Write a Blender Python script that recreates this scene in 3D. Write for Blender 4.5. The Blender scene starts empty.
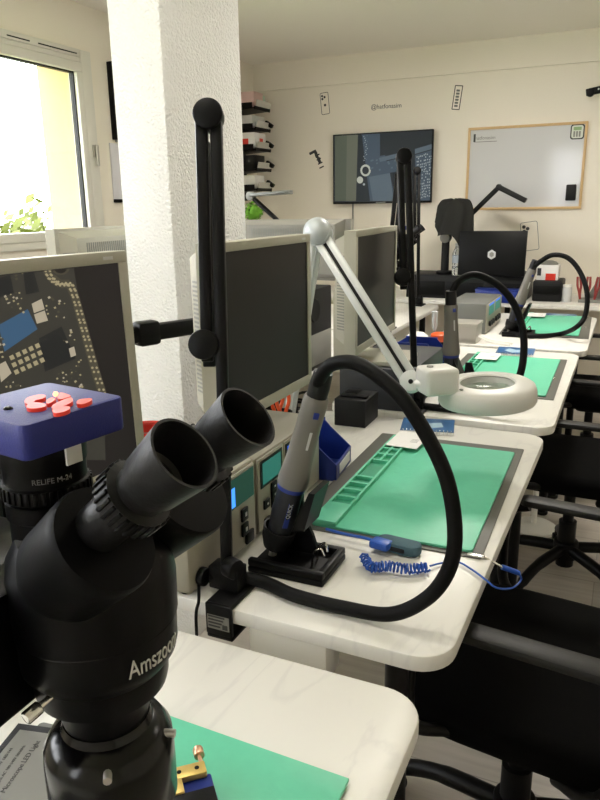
import bpy, bmesh, math, random
from mathutils import Vector, Matrix
random.seed(7)
S = bpy.context.scene
C = S.collection
PI = math.pi
V = Vector
# ------------------------------------------------------------------ camera
CAMZ = 1.40
F_PX = 707.437
RIGHT = V((0.91004566, 0.41423206, -0.01512267))
DOWN = V((0.0961589, -0.24646289, -0.96437001))
FWD = V((-0.40320015, 0.87616656, -0.26412459))
def ray(x, y):
    return RIGHT * ((x - 300) / F_PX) + DOWN * ((y - 400) / F_PX) + FWD
def on_z(x, y, z):
    d = ray(x, y); t = (z - CAMZ) / d.z
    return V((0, 0, CAMZ)) + d * t
def on_y(x, y, Y):
    d = ray(x, y); return V((0, 0, CAMZ)) + d * (Y / d.y)
def on_x(x, y, X):
    d = ray(x, y); return V((0, 0, CAMZ)) + d * (X / d.x)
cam_d = bpy.data.cameras.new('camera'); cam = bpy.data.objects.new('camera', cam_d); C.objects.link(cam)
cam_d.sensor_fit = 'VERTICAL'; cam_d.sensor_height = 24; cam_d.lens = F_PX / 800 * 24
cam_d.clip_start = 0.02; cam_d.clip_end = 200
m = Matrix((RIGHT, -DOWN, -FWD)).transposed().to_4x4(); m.translation = (0, 0, CAMZ)
cam.matrix_world = m
S.camera = cam

# ------------------------------------------------------------------ materials
MATS = {}
def mat(name, col, rough=0.5, metal=0.0, bump=0.0, scale=60, var=0.0, spec=0.5, emit=None, estr=1.0, coat=0.0, trans=0.0):
    if name in MATS: return MATS[name]
    M = bpy.data.materials.new(name); M.use_nodes = True
    nt = M.node_tree; b = nt.nodes['Principled BSDF']
    b.inputs['Base Color'].default_value = (*col, 1)
    b.inputs['Roughness'].default_value = rough
    b.inputs['Metallic'].default_value = metal
    b.inputs['Specular IOR Level'].default_value = spec
    b.inputs['Coat Weight'].default_value = coat
    b.inputs['Transmission Weight'].default_value = trans
    if emit:
        b.inputs['Emission Color'].default_value = (*emit, 1); b.inputs['Emission Strength'].default_value = estr
    tc = nt.nodes.new('ShaderNodeTexCoord')
    n = nt.nodes.new('ShaderNodeTexNoise'); n.inputs['Scale'].default_value = scale; n.inputs['Detail'].default_value = 4
    nt.links.new(tc.outputs['Object'], n.inputs['Vector'])
    if var > 0:
        r = nt.nodes.new('ShaderNodeMix'); r.data_type = 'RGBA'
        r.inputs[6].default_value = (*[max(0, c * (1 - var)) for c in col], 1)
        r.inputs[7].default_value = (*[min(1, c * (1 + var)) for c in col], 1)
        nt.links.new(n.outputs['Fac'], r.inputs[0]); nt.links.new(r.outputs[2], b.inputs['Base Color'])
    if bump > 0:
        bp = nt.nodes.new('ShaderNodeBump'); bp.inputs['Strength'].default_value = bump; bp.inputs['Distance'].default_value = 0.01
        nt.links.new(n.outputs['Fac'], bp.inputs['Height']); nt.links.new(bp.outputs['Normal'], b.inputs['Normal'])
    MATS[name] = M
    return M
wall_m = mat('cream_wall', (.84, .785, .685), .75, bump=.05, scale=120, var=.02)
ceil_m = mat('ceiling_paint', (.88, .84, .77), .8, bump=.04, scale=90, var=.02)
beige = mat('beige_plastic', (.40, .385, .315), .45, bump=.03, scale=400, var=.02)
beige2 = mat('warm_grey_plastic', (.33, .31, .25), .45, bump=.03, scale=300)
black = mat('black_plastic', (.0035, .0035, .0038), .42, spec=.16, bump=.03, scale=350)
black_g = mat('black_gloss', (.0025, .0025, .003), .2, spec=.3, bump=.02, scale=40)
black_s = mat('black_satin_paint', (.0022, .0022, .0028), .34, spec=.14, bump=.02, scale=200)
soft_bl = mat('soft_black_rubber', (.007, .007, .0078), .45, spec=.32, bump=.05, scale=300)
hose_m = mat('ribbed_black_hose', (.0035, .0035, .0037), .55, spec=.15, bump=.08, scale=500)
fabric = mat('black_fabric', (.003, .003, .003), .95, bump=.3, scale=900, var=.2, spec=.08)
armpad = mat('black_arm_plastic', (.013, .013, .012), .48, spec=.25, bump=.05, scale=300)
dgrey = mat('dark_grey_plastic', (.012, .012, .0125), .5, spec=.2, bump=.05, scale=200)
dblue = mat('dark_slate_plastic', (.022, .025, .031), .55, bump=.05, scale=200)
grey = mat('grey_plastic', (.22, .22, .20), .5, bump=.04, scale=200)
lgrey = mat('light_grey_plastic', (.55, .56, .56), .4, bump=.02, scale=200)
white = mat('white_plastic', (.82, .81, .77), .35, bump=.02, scale=200)
whitel = mat('white_lamp_plastic', (.70, .69, .66), .4, bump=.02, scale=200)
paper = mat('white_paper', (.82, .81, .80), .8, var=.03, scale=60)
green = mat('green_silicone', (.125, .58, .375), .45, bump=.08, scale=60, var=.06)
green_d = mat('green_silicone_pockets', (.03, .32, .18), .5, bump=.05, scale=60)
gmat = mat('dark_grey_mat', (.105, .104, .09), .5, bump=.05, scale=200, var=.08)
blue_b = mat('blue_bin_plastic', (.010, .03, .24), .35, bump=.02, scale=100)
blue_c = mat('blue_cord', (.02, .10, .50), .4, bump=.02, scale=100)
blue_cam = mat('blue_printed_plastic', (.018, .026, .22), .45, bump=.12, scale=700, var=.05)
teal_band = mat('teal_grey_band', (.06, .13, .17), .7, bump=.3, scale=600)
red = mat('red_plastic', (.62, .035, .02), .35, bump=.02, scale=100)
orange = mat('orange_red_plastic', (.75, .10, .02), .35, bump=.02, scale=100)
chrome = mat('chrome', (.75, .74, .71), .18, 1.0, bump=.02, scale=200)
brass = mat('brass', (.62, .45, .14), .4, .55, bump=.05, scale=120)
copper = mat('copper_knob', (.70, .42, .28), .35, 1.0, bump=.02, scale=120)
metal = mat('brushed_metal', (.50, .48, .44), .40, .6, bump=.05, scale=90)
pwr = mat('grey_metal_case', (.16, .165, .155), .45, .2, bump=.03, scale=200)
screen = mat('matte_black_screen', (.0085, .008, .0072), .42, spec=.22, bump=.02, scale=900)
silver = mat('silver_label', (.24, .24, .225), .4, .5, bump=.02, scale=90)
silver_txt = mat('silver_print', (.62, .62, .60), .4, .3)
dark_txt = mat('dark_print', (.03, .03, .03), .6)
grey_txt = mat('grey_print', (.16, .16, .15), .6)
wood = mat('pale_wood_frame', (.66, .45, .22), .5, bump=.05, scale=40, var=.08)
board_m = mat('whiteboard_gloss', (.60, .60, .61), .10, spec=.5, bump=.006, scale=6)
frame_m = mat('white_window_frame', (.72, .70, .64), .4, bump=.01, scale=60)
reveal_m = mat('yellow_render', (.40, .295, .15), .85, bump=.2, scale=30, var=.05)
leaf_m = mat('bright_leaves', (.085, .105, .008), .6, var=.35, scale=8)
plant_m = mat('vivid_green_plant', (.16, .42, .03), .6, var=.3, scale=60)
bark_m = mat('twig_bark', (.16, .12, .07), .8)
cloth_m = mat('dark_grey_cloth', (.028, .028, .026), .95, bump=.4, scale=300, var=.2, spec=.2)
gunbody = mat('grey_handle_plastic', (.15, .142, .125), .45, bump=.03, scale=200)
gundark = mat('dark_handle_plastic', (.022, .023, .027), .45, spec=.3, bump=.03, scale=200)
lens_m = mat('dark_lens', (.004, .004, .008), .06, coat=.5)
steel_lamp = mat('silver_blue_arm', (.50, .54, .56), .42, .25, bump=.02, scale=200)
white_arm = mat('white_grey_arm', (.62, .64, .63), .38, .1, bump=.02, scale=200)

def table_mat():
    M = bpy.data.materials.new('white_marble_laminate'); M.use_nodes = True
    nt = M.node_tree; b = nt.nodes['Principled BSDF']; b.inputs['Roughness'].default_value = .38
    tc = nt.nodes.new('ShaderNodeTexCoord'); mp = nt.nodes.new('ShaderNodeMapping')
    mp.inputs['Rotation'].default_value = (0, 0, .9); mp.inputs['Scale'].default_value = (3.2, 1.1, 1)
    nt.links.new(tc.outputs['Object'], mp.inputs['Vector'])
    n = nt.nodes.new('ShaderNodeTexNoise'); n.inputs['Scale'].default_value = 2.4; n.inputs['Detail'].default_value = 6; n.inputs['Distortion'].default_value = 1.2
    nt.links.new(mp.outputs['Vector'], n.inputs['Vector'])
    r = nt.nodes.new('ShaderNodeValToRGB'); e = r.color_ramp.elements
    base = (.76, .745, .70, 1)
    e[0].position = .0; e[0].color = base; e[1].position = 1; e[1].color = base
    for p, c in ((.46, base), (.50, (.70, .685, .65, 1)), (.54, base)):
        k = r.color_ramp.elements.new(p); k.color = c
    nt.links.new(n.outputs['Fac'], r.inputs['Fac']); nt.links.new(r.outputs['Color'], b.inputs['Base Color'])
    return M
table_m = table_mat()
def floor_mat():
    M = bpy.data.materials.new('pale_wood_laminate'); M.use_nodes = True
    nt = M.node_tree; b = nt.nodes['Principled BSDF']; b.inputs['Roughness'].default_value = .45
    tc = nt.nodes.new('ShaderNodeTexCoord')
    br = nt.nodes.new('ShaderNodeTexBrick'); br.offset = .37
    br.inputs['Color1'].default_value = (.47, .43, .38, 1); br.inputs['Color2'].default_value = (.40, .37, .33, 1); br.inputs['Mortar'].default_value = (.28, .26, .23, 1)
    br.inputs['Scale'].default_value = 1; br.inputs['Mortar Size'].default_value = .002; br.inputs['Brick Width'].default_value = 1.3; br.inputs['Row Height'].default_value = .19
    nt.links.new(tc.outputs['Object'], br.inputs['Vector'])
    mp = nt.nodes.new('ShaderNodeMapping'); mp.inputs['Scale'].default_value = (1.2, 14, 1); nt.links.new(tc.outputs['Object'], mp.inputs['Vector'])
    n = nt.nodes.new('ShaderNodeTexNoise'); n.inputs['Scale'].default_value = 3; n.inputs['Detail'].default_value = 8; nt.links.new(mp.outputs['Vector'], n.inputs['Vector'])
    mx = nt.nodes.new('ShaderNodeMix'); mx.data_type = 'RGBA'; mx.blend_type = 'MULTIPLY'; mx.inputs[0].default_value = .5
    rp = nt.nodes.new('ShaderNodeValToRGB'); rp.color_ramp.elements[0].position = .3; rp.color_ramp.elements[0].color = (.6, .58, .56, 1); rp.color_ramp.elements[1].position = .65
    nt.links.new(n.outputs['Fac'], rp.inputs['Fac']); nt.links.new(br.outputs['Color'], mx.inputs[6]); nt.links.new(rp.outputs['Color'], mx.inputs[7])
    nt.links.new(mx.outputs[2], b.inputs['Base Color'])
    return M
floor_m = floor_mat()
def plaster_mat():
    M = bpy.data.materials.new('rough_white_plaster'); M.use_nodes = True
    nt = M.node_tree; b = nt.nodes['Principled BSDF']; b.inputs['Roughness'].default_value = .85
    b.inputs['Base Color'].default_value = (.83, .83, .815, 1)
    tc = nt.nodes.new('ShaderNodeTexCoord')
    n = nt.nodes.new('ShaderNodeTexNoise'); n.inputs['Scale'].default_value = 150; n.inputs['Detail'].default_value = 5; n.inputs['Roughness'].default_value = .6
    v = nt.nodes.new('ShaderNodeTexVoronoi'); v.inputs['Scale'].default_value = 130; v.feature = 'SMOOTH_F1'
    a = nt.nodes.new('ShaderNodeMath'); a.operation = 'SUBTRACT'
    for t in (n, v): nt.links.new(tc.outputs['Object'], t.inputs['Vector'])
    nt.links.new(n.outputs['Fac'], a.inputs[0]); nt.links.new(v.outputs['Distance'], a.inputs[1])
    bp = nt.nodes.new('ShaderNodeBump'); bp.inputs['Strength'].default_value = .8; bp.inputs['Distance'].default_value = .006
    nt.links.new(a.outputs[0], bp.inputs['Height']); nt.links.new(bp.outputs['Normal'], b.inputs['Normal'])
    return M
plaster_m = plaster_mat()
def glass_mat():
    M = bpy.data.materials.new('clear_glass'); M.use_nodes = True
    nt = M.node_tree; nt.nodes.remove(nt.nodes['Principled BSDF'])
    t = nt.nodes.new('ShaderNodeBsdfTransparent'); g = nt.nodes.new('ShaderNodeBsdfGlossy'); g.inputs['Roughness'].default_value = .02
    fz = nt.nodes.new('ShaderNodeFresnel'); fz.inputs['IOR'].default_value = 1.45; ge = nt.nodes.new('ShaderNodeNewGeometry')
    mu = nt.nodes.new('ShaderNodeMath'); mu.operation = 'SUBTRACT'; mu.use_clamp = True; nt.links.new(fz.outputs[0], mu.inputs[0]); nt.links.new(ge.outputs['Backfacing'], mu.inputs[1])
    mx = nt.nodes.new('ShaderNodeMixShader'); nt.links.new(mu.outputs[0], mx.inputs[0]); nt.links.new(t.outputs[0], mx.inputs[1]); nt.links.new(g.outputs[0], mx.inputs[2])
    nt.links.new(mx.outputs[0], nt.nodes['Material Output'].inputs['Surface'])
    return M
glass_m = glass_mat()
def scr(name, col, s=1.0):
    return mat('lit_' + name, (.004, .004, .004), .4, spec=.2, emit=col, estr=s)

# ------------------------------------------------------------------ mesh builder
def axis_m(a):
    a = V(a).normalized(); return a.to_track_quat('Z', 'Y').to_matrix()
def smooth_path(pts, n=8, closed=False):
    P = [V(p) for p in pts]; out = []
    N = len(P)
    for i in range(N - 1 if not closed else N):
        p0 = P[i - 1] if (i > 0 or closed) else P[0] * 2 - P[1]
        p1 = P[i]; p2 = P[(i + 1) % N]
        p3 = P[(i + 2) % N] if (i + 2 < N or closed) else p2 * 2 - p1
        for k in range(n):
            t = k / n
            out.append(.5 * ((2 * p1) + (p2 - p0) * t + (2 * p0 - 5 * p1 + 4 * p2 - p3) * t * t + (3 * p1 - p0 - 3 * p2 + p3) * t ** 3))
    if not closed: out.append(P[-1])
    return out
class MB:
    def __init__(s): s.bm = bmesh.new(); s.mi = 0
    def _f(s, vs):
        try:
            f = s.bm.faces.new(vs); f.material_index = s.mi; return f
        except ValueError: return None
    def box(s, c, size, rot=None, bevel=0.0, seg=2):
        b2 = bmesh.new(); bmesh.ops.create_cube(b2, size=1)
        for v in b2.verts: v.co = V((v.co.x * size[0], v.co.y * size[1], v.co.z * size[2]))
        if bevel > 0: bmesh.ops.bevel(b2, geom=b2.edges[:], offset=min(bevel, min(size) * .49), segments=seg, affect='EDGES', profile=.5)
        s._join(b2, rot, c); return s
    def bx(s, x0, x1, y0, y1, z0, z1, bevel=0.0):
        return s.box(((x0 + x1) / 2, (y0 + y1) / 2, (z0 + z1) / 2), (abs(x1 - x0), abs(y1 - y0), abs(z1 - z0)), None, bevel)
    def _join(s, b2, rot, c):
        mp = {}
        for v in b2.verts:
            co = v.co.copy()
            if rot is not None: co = rot @ co
            mp[v] = s.bm.verts.new(co + V(c))
        for f in b2.faces: s._f([mp[v] for v in f.verts])
        b2.free()
    def lathe(s, prof, o=(0, 0, 0), axis=(0, 0, 1), seg=32, cap0=True, cap1=True):
        R = axis_m(axis); o = V(o); rings = []
        for r, h in prof:
            if r < 1e-6: rings.append([s.bm.verts.new(o + R @ V((0, 0, h)))])
            else: rings.append([s.bm.verts.new(o + R @ V((r * math.cos(2 * PI * i / seg), r * math.sin(2 * PI * i / seg), h))) for i in range(seg)])
        for a, b in zip(rings, rings[1:]):
            for i in range(seg):
                j = (i + 1) % seg
                if len(a) == 1 and len(b) == 1: continue
                if len(a) == 1: s._f([a[0], b[j], b[i]])
                elif len(b) == 1: s._f([a[i], a[j], b[0]])
                else: s._f([a[i], a[j], b[j], b[i]])
        if cap0 and len(rings[0]) > 1: s._f(list(reversed(rings[0])))
        if cap1 and len(rings[-1]) > 1: s._f(rings[-1])
        return s
    def cyl(s, p0, p1, r0, r1=None, seg=24):
        p0, p1 = V(p0), V(p1); L = (p1 - p0).length
        return s.lathe([(r0, 0), (r1 if r1 is not None else r0, L)], p0, p1 - p0, seg)
    def rcyl(s, p0, p1, r, e=.002, seg=28):
        p0, p1 = V(p0), V(p1); L = (p1 - p0).length
        return s.lathe([(r - e, 0), (r - .3 * e, .3 * e), (r, e), (r, L - e), (r - .3 * e, L - .3 * e), (r - e, L)], p0, p1 - p0, seg)
    def tube(s, pts, r, seg=12, closed=False, caps=True):
        P = [V(p) for p in pts]; n = len(P); rings = []
        up = V((0, 0, 1)); prev = None
        for i, p in enumerate(P):
            t = ((P[(i + 1) % n] - P[i - 1]) if closed else (P[min(i + 1, n - 1)] - P[max(i - 1, 0)])).normalized()
            if prev is None:
                a = up if abs(t.dot(up)) < .9 else V((1, 0, 0)); x = t.cross(a).normalized()
            else: x = (prev - t * prev.dot(t)).normalized()
            prev = x; y = t.cross(x); rr = r[i] if isinstance(r, (list, tuple)) else r
            rings.append([s.bm.verts.new(p + (x * math.cos(2 * PI * k / seg) + y * math.sin(2 * PI * k / seg)) * rr) for k in range(seg)])
        for i in range(n if closed else n - 1):
            a, b = rings[i], rings[(i + 1) % n]
            for k in range(seg): s._f([a[k], a[(k + 1) % seg], b[(k + 1) % seg], b[k]])
        if caps and not closed: s._f(list(reversed(rings[0]))); s._f(rings[-1])
        return s
    def prism(s, poly, z0, z1, mtx=None, bevel=0.0):
        """poly in local xy, extruded z0..z1, placed by mtx (4x4)."""
        b2 = bmesh.new()
        lo = [b2.verts.new((x, y, z0)) for x, y in poly]; hi = [b2.verts.new((x, y, z1)) for x, y in poly]
        b2.faces.new(list(reversed(lo))); top = b2.faces.new(hi); n = len(poly)
        for i in range(n): b2.faces.new([lo[i], lo[(i + 1) % n], hi[(i + 1) % n], hi[i]])
        bmesh.ops.recalc_face_normals(b2, faces=b2.faces[:])
        if bevel > 0: bmesh.ops.bevel(b2, geom=[e for e in b2.edges if abs(e.verts[0].co.z - e.verts[1].co.z) < 1e-7], offset=bevel, segments=2, affect='EDGES', profile=.5)
        if mtx is not None: b2.transform(mtx)
        s._join(b2, None, (0, 0, 0)); return s
    def quad(s, pts):
        s._f([s.bm.verts.new(V(p)) for p in pts]); return s
    def sphere(s, c, r, sx=1, sy=1, sz=1, seg=16):
        b2 = bmesh.new(); bmesh.ops.create_uvsphere(b2, u_segments=seg, v_segments=max(6, seg // 2), radius=r)
        for v in b2.verts: v.co = V((v.co.x * sx, v.co.y * sy, v.co.z * sz))
        s._join(b2, None, c); return s
    def build(s, name, mats, parent=None, ang=40):
        me = bpy.data.meshes.new(name)
        if not isinstance(mats, (list, tuple)): mats = [mats]
        for k in mats: me.materials.append(k)
        bmesh.ops.recalc_face_normals(s.bm, faces=s.bm.faces[:]) if not getattr(s, 'keep', False) else None
        lim = math.radians(ang)
        for f in s.bm.faces: f.smooth = True
        for e in s.bm.edges:
            if len(e.link_faces) == 2: e.smooth = e.calc_face_angle(0) < lim
        s.bm.to_mesh(me); s.bm.free()
        o = bpy.data.objects.new(name, me); C.objects.link(o)
        if parent: o.parent = parent
        return o
def rrect(x0, x1, y0, y1, r, n=8):
    out = []
    for cx, cy, a0 in ((x1 - r, y1 - r, 0), (x0 + r, y1 - r, 90), (x0 + r, y0 + r, 180), (x1 - r, y0 + r, 270)):
        for k in range(n + 1):
            a = math.radians(a0 + 90 * k / n); out.append((cx + r * math.cos(a), cy + r * math.sin(a)))
    return out
def tag(o, label, cat, group=None, kind=None):
    o['label'] = label; o['category'] = cat
    if group: o['group'] = group
    if kind: o['kind'] = kind
    return o
def thing(name, label, cat, loc=(0, 0, 0), rz=0, group=None):
    o = bpy.data.objects.new(name, None); C.objects.link(o); o.empty_display_size = .05
    o.location = loc; o.rotation_euler = (0, 0, rz)
    return tag(o, label, cat, group)
def struct(o, label=None):
    o['kind'] = 'structure'
    if label: o['label'] = label
    return o
def dup(src, loc, rz, label, name=None):
    r = src.copy(); C.objects.link(r); r.location = loc; r.rotation_euler = (0, 0, rz); r['label'] = label
    for ch in list(src.children):
        c = ch.copy(); C.objects.link(c); c.parent = r
        for g in list(ch.children):
            d = g.copy(); C.objects.link(d); d.parent = c
    return r
def text(name, body, size, mtx, m, parent=None, ext=.0004, align='CENTER', bend=None):
    cu = bpy.data.curves.new(name, 'FONT'); cu.body = body; cu.size = size; cu.extrude = ext; cu.align_x = align; cu.align_y = 'CENTER'
    t = bpy.data.objects.new(name + '_curve', cu); C.objects.link(t)
    dg = bpy.context.evaluated_depsgraph_get(); dg.update()
    me = bpy.data.meshes.new_from_object(t.evaluated_get(dg)); bpy.data.objects.remove(t)
    me.name = name
    if bend:
        b = bmesh.new(); b.from_mesh(me)
        bmesh.ops.subdivide_edges(b, edges=[e for e in b.edges if e.calc_length() > size * .2], cuts=2)
        for v in b.verts: v.co = bend(v.co)
        b.to_mesh(me); b.free()
    elif mtx is not None: me.transform(mtx)
    me.materials.clear(); me.materials.append(m)
    o = bpy.data.objects.new(name, me); C.objects.link(o)
    if parent: o.parent = parent
    return o
def frame(o, x, y):
    """matrix with origin o, local x and y axes."""
    x = V(x).normalized(); z = x.cross(V(y)).normalized(); y = z.cross(x)
    m = Matrix((x, y, z)).transposed().to_4x4(); m.translation = V(o); return m

TZ = 0.75
# ------------------------------------------------------------------ room shell
XL, XR, YF, YB, H = -2.95, 2.3, -1.7, 5.6, 2.52
struct(MB().bx(XL - .3, XR + .1, YF - .2, YB + .1, -.1, 0).build('floor', floor_m))
struct(MB().bx(XL - .3, XR + .1, YF - .2, YB + .1, H, H + .1).build('ceiling', ceil_m))
struct(MB().bx(XL - .3, XR + .1, YB, YB + .1, 0, H).build('wall_back', wall_m))
struct(MB().bx(XR, XR + .1, YF, YB, 0, H).build('wall_right', wall_m))
struct(MB().bx(XL, XR, YB - .025, YB, 2.315, H).build('trim_1', wall_m), 'shallow cream downstand beam along top of back wall')
# left wall with two window openings
WZ0, WZ1 = 1.235, 2.20
w = MB(); W1 = (1.05, 3.46); W2 = (-1.5, .72)
w.bx(XL - .3, XL, YF, W2[0], 0, H); w.bx(XL - .3, XL, W2[1], W1[0], 0, H); w.bx(XL - .3, XL, W1[1], YB, 0, H)
for a, b in (W1, W2):
    w.bx(XL - .3, XL, a, b, 0, WZ0 - .035); w.bx(XL - .3, XL, a, b, WZ1 + .04, H)
struct(w.build('wall_left', wall_m))
r = MB()
r.bx(XL - .30, XL - .055, W1[1] - .004, W1[1], WZ0 - .03, WZ1 + .035)
struct(r.build('trim_2', reveal_m), 'sunlit yellow rendered outer reveal beside the window')
# front wall with a window opening
w = MB(); FW = (-1.32, -.78); FZ = (1.0, 2.27)
w.bx(XL, FW[0], YF - .2, YF, 0, H); w.bx(FW[1], XR, YF - .2, YF, 0, H); w.bx(FW[0], FW[1], YF - .2, YF, 0, FZ[0]); w.bx(FW[0], FW[1], YF - .2, YF, FZ[1], H)
struct(w.build('wall_front', wall_m))
def window_left(name, y0, y1):
    root = bpy.data.objects.new(name, None); C.objects.link(root); root.location = (XL, y0, WZ0); struct(root)
    L = y1 - y0; hh = WZ1 - WZ0
    f = MB()
    f.bx(-.05, .03, -.0, L + .0, -.04, .0, .006); f.bx(-.05, .03, 0, L, hh, hh + .07, .006); f.bx(-.05, .03, L - .0, L + .085, -.04, hh + .07, .006); f.bx(-.05, .03, -.085, 0, -.04, hh + .07, .006)
    f.build('window_frame', frame_m, root)
    mid = L / 2
    for k, (a, b) in enumerate(((0, mid), (mid, L))):
        s = MB(); t = .05
        s.bx(-.03, .035, a, b, 0, t, .006); s.bx(-.03, .035, a, b, hh - t, hh, .006); s.bx(-.03, .035, a, a + t, t, hh - t, .006); s.bx(-.03, .035, b - t, b, t, hh - t, .006)
        sash = s.build('sash', frame_m, root)
        g = MB(); g.bx(-.004, .004, a + t, b - t, t, hh - t); g.build('window_pane', glass_m, sash)
        k = MB(); gz = .008
        k.bx(-.018, .012, b - t - gz, b - t, t, hh - t); k.bx(-.018, .012, a + t, b - t, hh - t - gz, hh - t); k.build('seal', dgrey, sash)
    h = MB(); h.bx(.03, .042, L + .03, L + .055, .46, .53, .003); h.box((.055, L + .043, .47), (.015, .018, .12), None, .005); h.build('window_handle', metal, root)
    v = MB(); v.bx(.03, .045, L - .62, L - .02, hh + .025, hh + .055, .003); v.build('vent_cover', frame_m, root)
    v = MB(); v.bx(.045, .048, L - .55, L - .40, hh + .036, hh + .042); v.bx(.045, .048, L - .34, L - .05, hh + .036, hh + .042); v.build('vent_slot', dgrey, root)
    return root
window_left('window_1', *W1); window_left('window_2', *W2)
root = bpy.data.objects.new('window_3', None); C.objects.link(root); root.location = (FW[0], YF, FZ[0]); struct(root)
L = FW[1] - FW[0]; hh = FZ[1] - FZ[0]; f = MB()
for a, b in ((0, .06), (L / 2 - .03, L / 2 + .03), (L - .06, L)): f.bx(a, b, -.06, 0, 0, hh, .005)
f.bx(0, L, -.06, 0, 0, .06, .005); f.bx(0, L, -.06, 0, hh - .06, hh, .005); f.build('window_frame', frame_m, root)
g = MB(); g.bx(.06, L - .06, -.035, -.03, .06, hh - .06); g.build('window_pane', glass_m, root)
# column
col = MB(); col.bx(-1.372, -1.2, 1.75, 2.19, 0, H, .006); struct(col.build('column', plaster_m), 'square column in rough white plaster')
# outdoor bush
b = MB()
for i in range(3200):
    a = random.uniform(0, 2 * PI); rr = random.random() ** .5; hz = random.random()
    c = V((-6.2 + 1.0 * rr * math.cos(a), 6.25 + 1.3 * rr * math.sin(a), -.5 + 2.1 * hz * (1 - .35 * rr)))
    n = V((random.gauss(0, 1), random.gauss(0, 1), random.gauss(0, 1))).normalized(); x = n.orthogonal().normalized(); y = n.cross(x); s = random.uniform(.05, .11)
    b.quad([c - x * s, c - y * s * .5, c + x * s, c + y * s * .5])
bo = b.build('garden_bush', leaf_m); tag(bo, 'bright yellow green bush outside the window', 'bush')
t = MB()
for k in range(5): t.tube(smooth_path([(-6.2, 6.25, -1), (-6.2 + .2 * math.cos(k * 1.3), 6.25 + .3 * math.sin(k * 1.3), 0), (-6.2 + .4 * math.cos(k * 1.3), 6.25 + .8 * math.sin(k * 1.3), .8)], 4), .02, 6)
t.build('stem', bark_m, bo)
struct(MB().bx(-30, XL - .7, -15, 25, -1.1, -1.0).build('ground', mat('lawn', (.2, .3, .08), .9, var=.3, scale=3)))

# ------------------------------------------------------------------ tables
def make_table(x0, x1, y0, y1, label, group, rz=0):
    t = thing('work_table', label, 'table', ((x0 + x1) / 2, (y0 + y1) / 2, 0), rz, group)
    w, d = (x1 - x0) / 2, (y1 - y0) / 2
    MB().prism(rrect(-w, w, -d, d, .06), TZ - .028, TZ, None, .004).build('tabletop', table_m, t)
    for sx in (-1, 1):
        for sy in (-1, 1):
            l = MB(); px, py = sx * (w - .10), sy * (d - .08)
            l.cyl((px, py, .015), (px, py, TZ - .03), .02, seg=16); l.rcyl((px, py, TZ - .04), (px, py, TZ - .028), .045, .003)
            leg = l.build('leg', black, t); MB().rcyl((px, py, 0), (px, py, .015), .028, .004).build('foot', black, leg)
    return t
G1 = 'white work tables in the near row'
make_table(-.90, -.19, -.36, .82, 'nearest white work table carrying the microscope', G1)
make_table(-.90, -.176, .905, 2.068, 'second white work table carrying the beige soldering station', G1, -.014)
make_table(-.88, -.155, 2.13, 3.31, 'third white work table under the white ring lamp', G1)
make_table(-.86, -.13, 3.365, 4.45, 'fourth white work table, farthest of the row, near the laptop bench', G1)
G2 = 'white work tables in the row behind the monitors'
make_table(-2.11, -1.41, 1.05, 2.26, 'white table of the window row left of the plaster column', G2)
make_table(-1.82, -1.115, 2.32, 3.52, 'white table of the window row right behind the plaster column', G2)
make_table(-1.82, -1.115, 3.58, 4.70, 'white table of the window row with the black lamp post clamped near its corner', G2)
bn = thing('wall_bench', 'long white bench along back wall under television and whiteboard', 'bench', (-.6, 5.26, 0))
MB().prism(rrect(-2.0, 1.6, -.34, .33, .02), TZ - .03, TZ, None, .003).build('benchtop', table_m, bn)
for px in (-1.9, -.2, 1.5):
    for py in (-.28, .27):
        l = MB(); l.cyl((px, py, 0), (px, py, TZ - .03), .02, seg=14); l.build('leg', black, bn)

# ------------------------------------------------------------------ mats and table-top goods
def make_mat_set(nx0, nx1, ny0, ny1, rz, lab_grey, lab_green):
    """grey antistatic mat with green silicone repair mat on it"""
    cx, cy = (nx0 + nx1) / 2, (ny0 + ny1) / 2
    g = thing('antistatic_mat', lab_grey, 'mat', (cx, cy, TZ), rz, 'dark grey table mats')
    w, d = (nx1 - nx0) / 2, (ny1 - ny0) / 2
    MB().prism(rrect(-w, w, -d, d, .006), 0, .003, None, .001).build('mat_sheet', gmat, g)
    MB().lathe([(.006, .003), (.006, .005), (.003, .0065), (0, .0065)], (w - .025, -.02, 0), seg=14).build('snap_stud', chrome, g)
    return g
green_proto = None
def make_green(x0, x1, y0, y1, rz, label):
    global green_proto
    g = thing('silicone_mat', label, 'mat', ((x0 + x1) / 2, (y0 + y1) / 2, TZ + .003), rz, 'green silicone repair mats')
    w, d = (x1 - x0) / 2, (y1 - y0) / 2
    MB().prism(rrect(-w, w, -d, d, .008), 0, .006, None, .0015).build('mat_sheet', green, g)
    # raised tray strip along the left side with pockets
    t = MB(); sx0, sx1 = -w, -w + .055; zt = .016; fl = .0075
    t.bx(sx0, sx1, -d, d, .006, fl)
    ys = [-d + .012, -d + .11]
    t.bx(sx0, sx1, -d, -d + .10, fl, zt, .0015)
    y = -d + .10
    lens = [.035, .035, .035, .035, .115, .04, .04, .04, .04]
    for i, l in enumerate(lens):
        t.bx(sx0 + .006, sx1 - .006, y + l, y + l + .008, fl, zt)
        if l < .1 and i > 4: t.bx((sx0 + sx1) / 2 - .003, (sx0 + sx1) / 2 + .003, y, y + l, fl, zt)
        y += l + .008
    t.bx(sx0, sx0 + .006, -d + .10, d, fl, zt, .001); t.bx(sx1 - .006, sx1, -d + .10, d, fl, zt, .001); t.bx(sx0 + .006, sx1 - .006, min(y, d - .03), d, fl, zt)
    t.build('parts_tray', green, g)
    p = MB(); p.bx(sx0 + .006, sx1 - .006, -d + .10, min(y, d - .03), fl, fl + .0006); p.build('pocket_floor', green_d, g)
    return g
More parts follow.
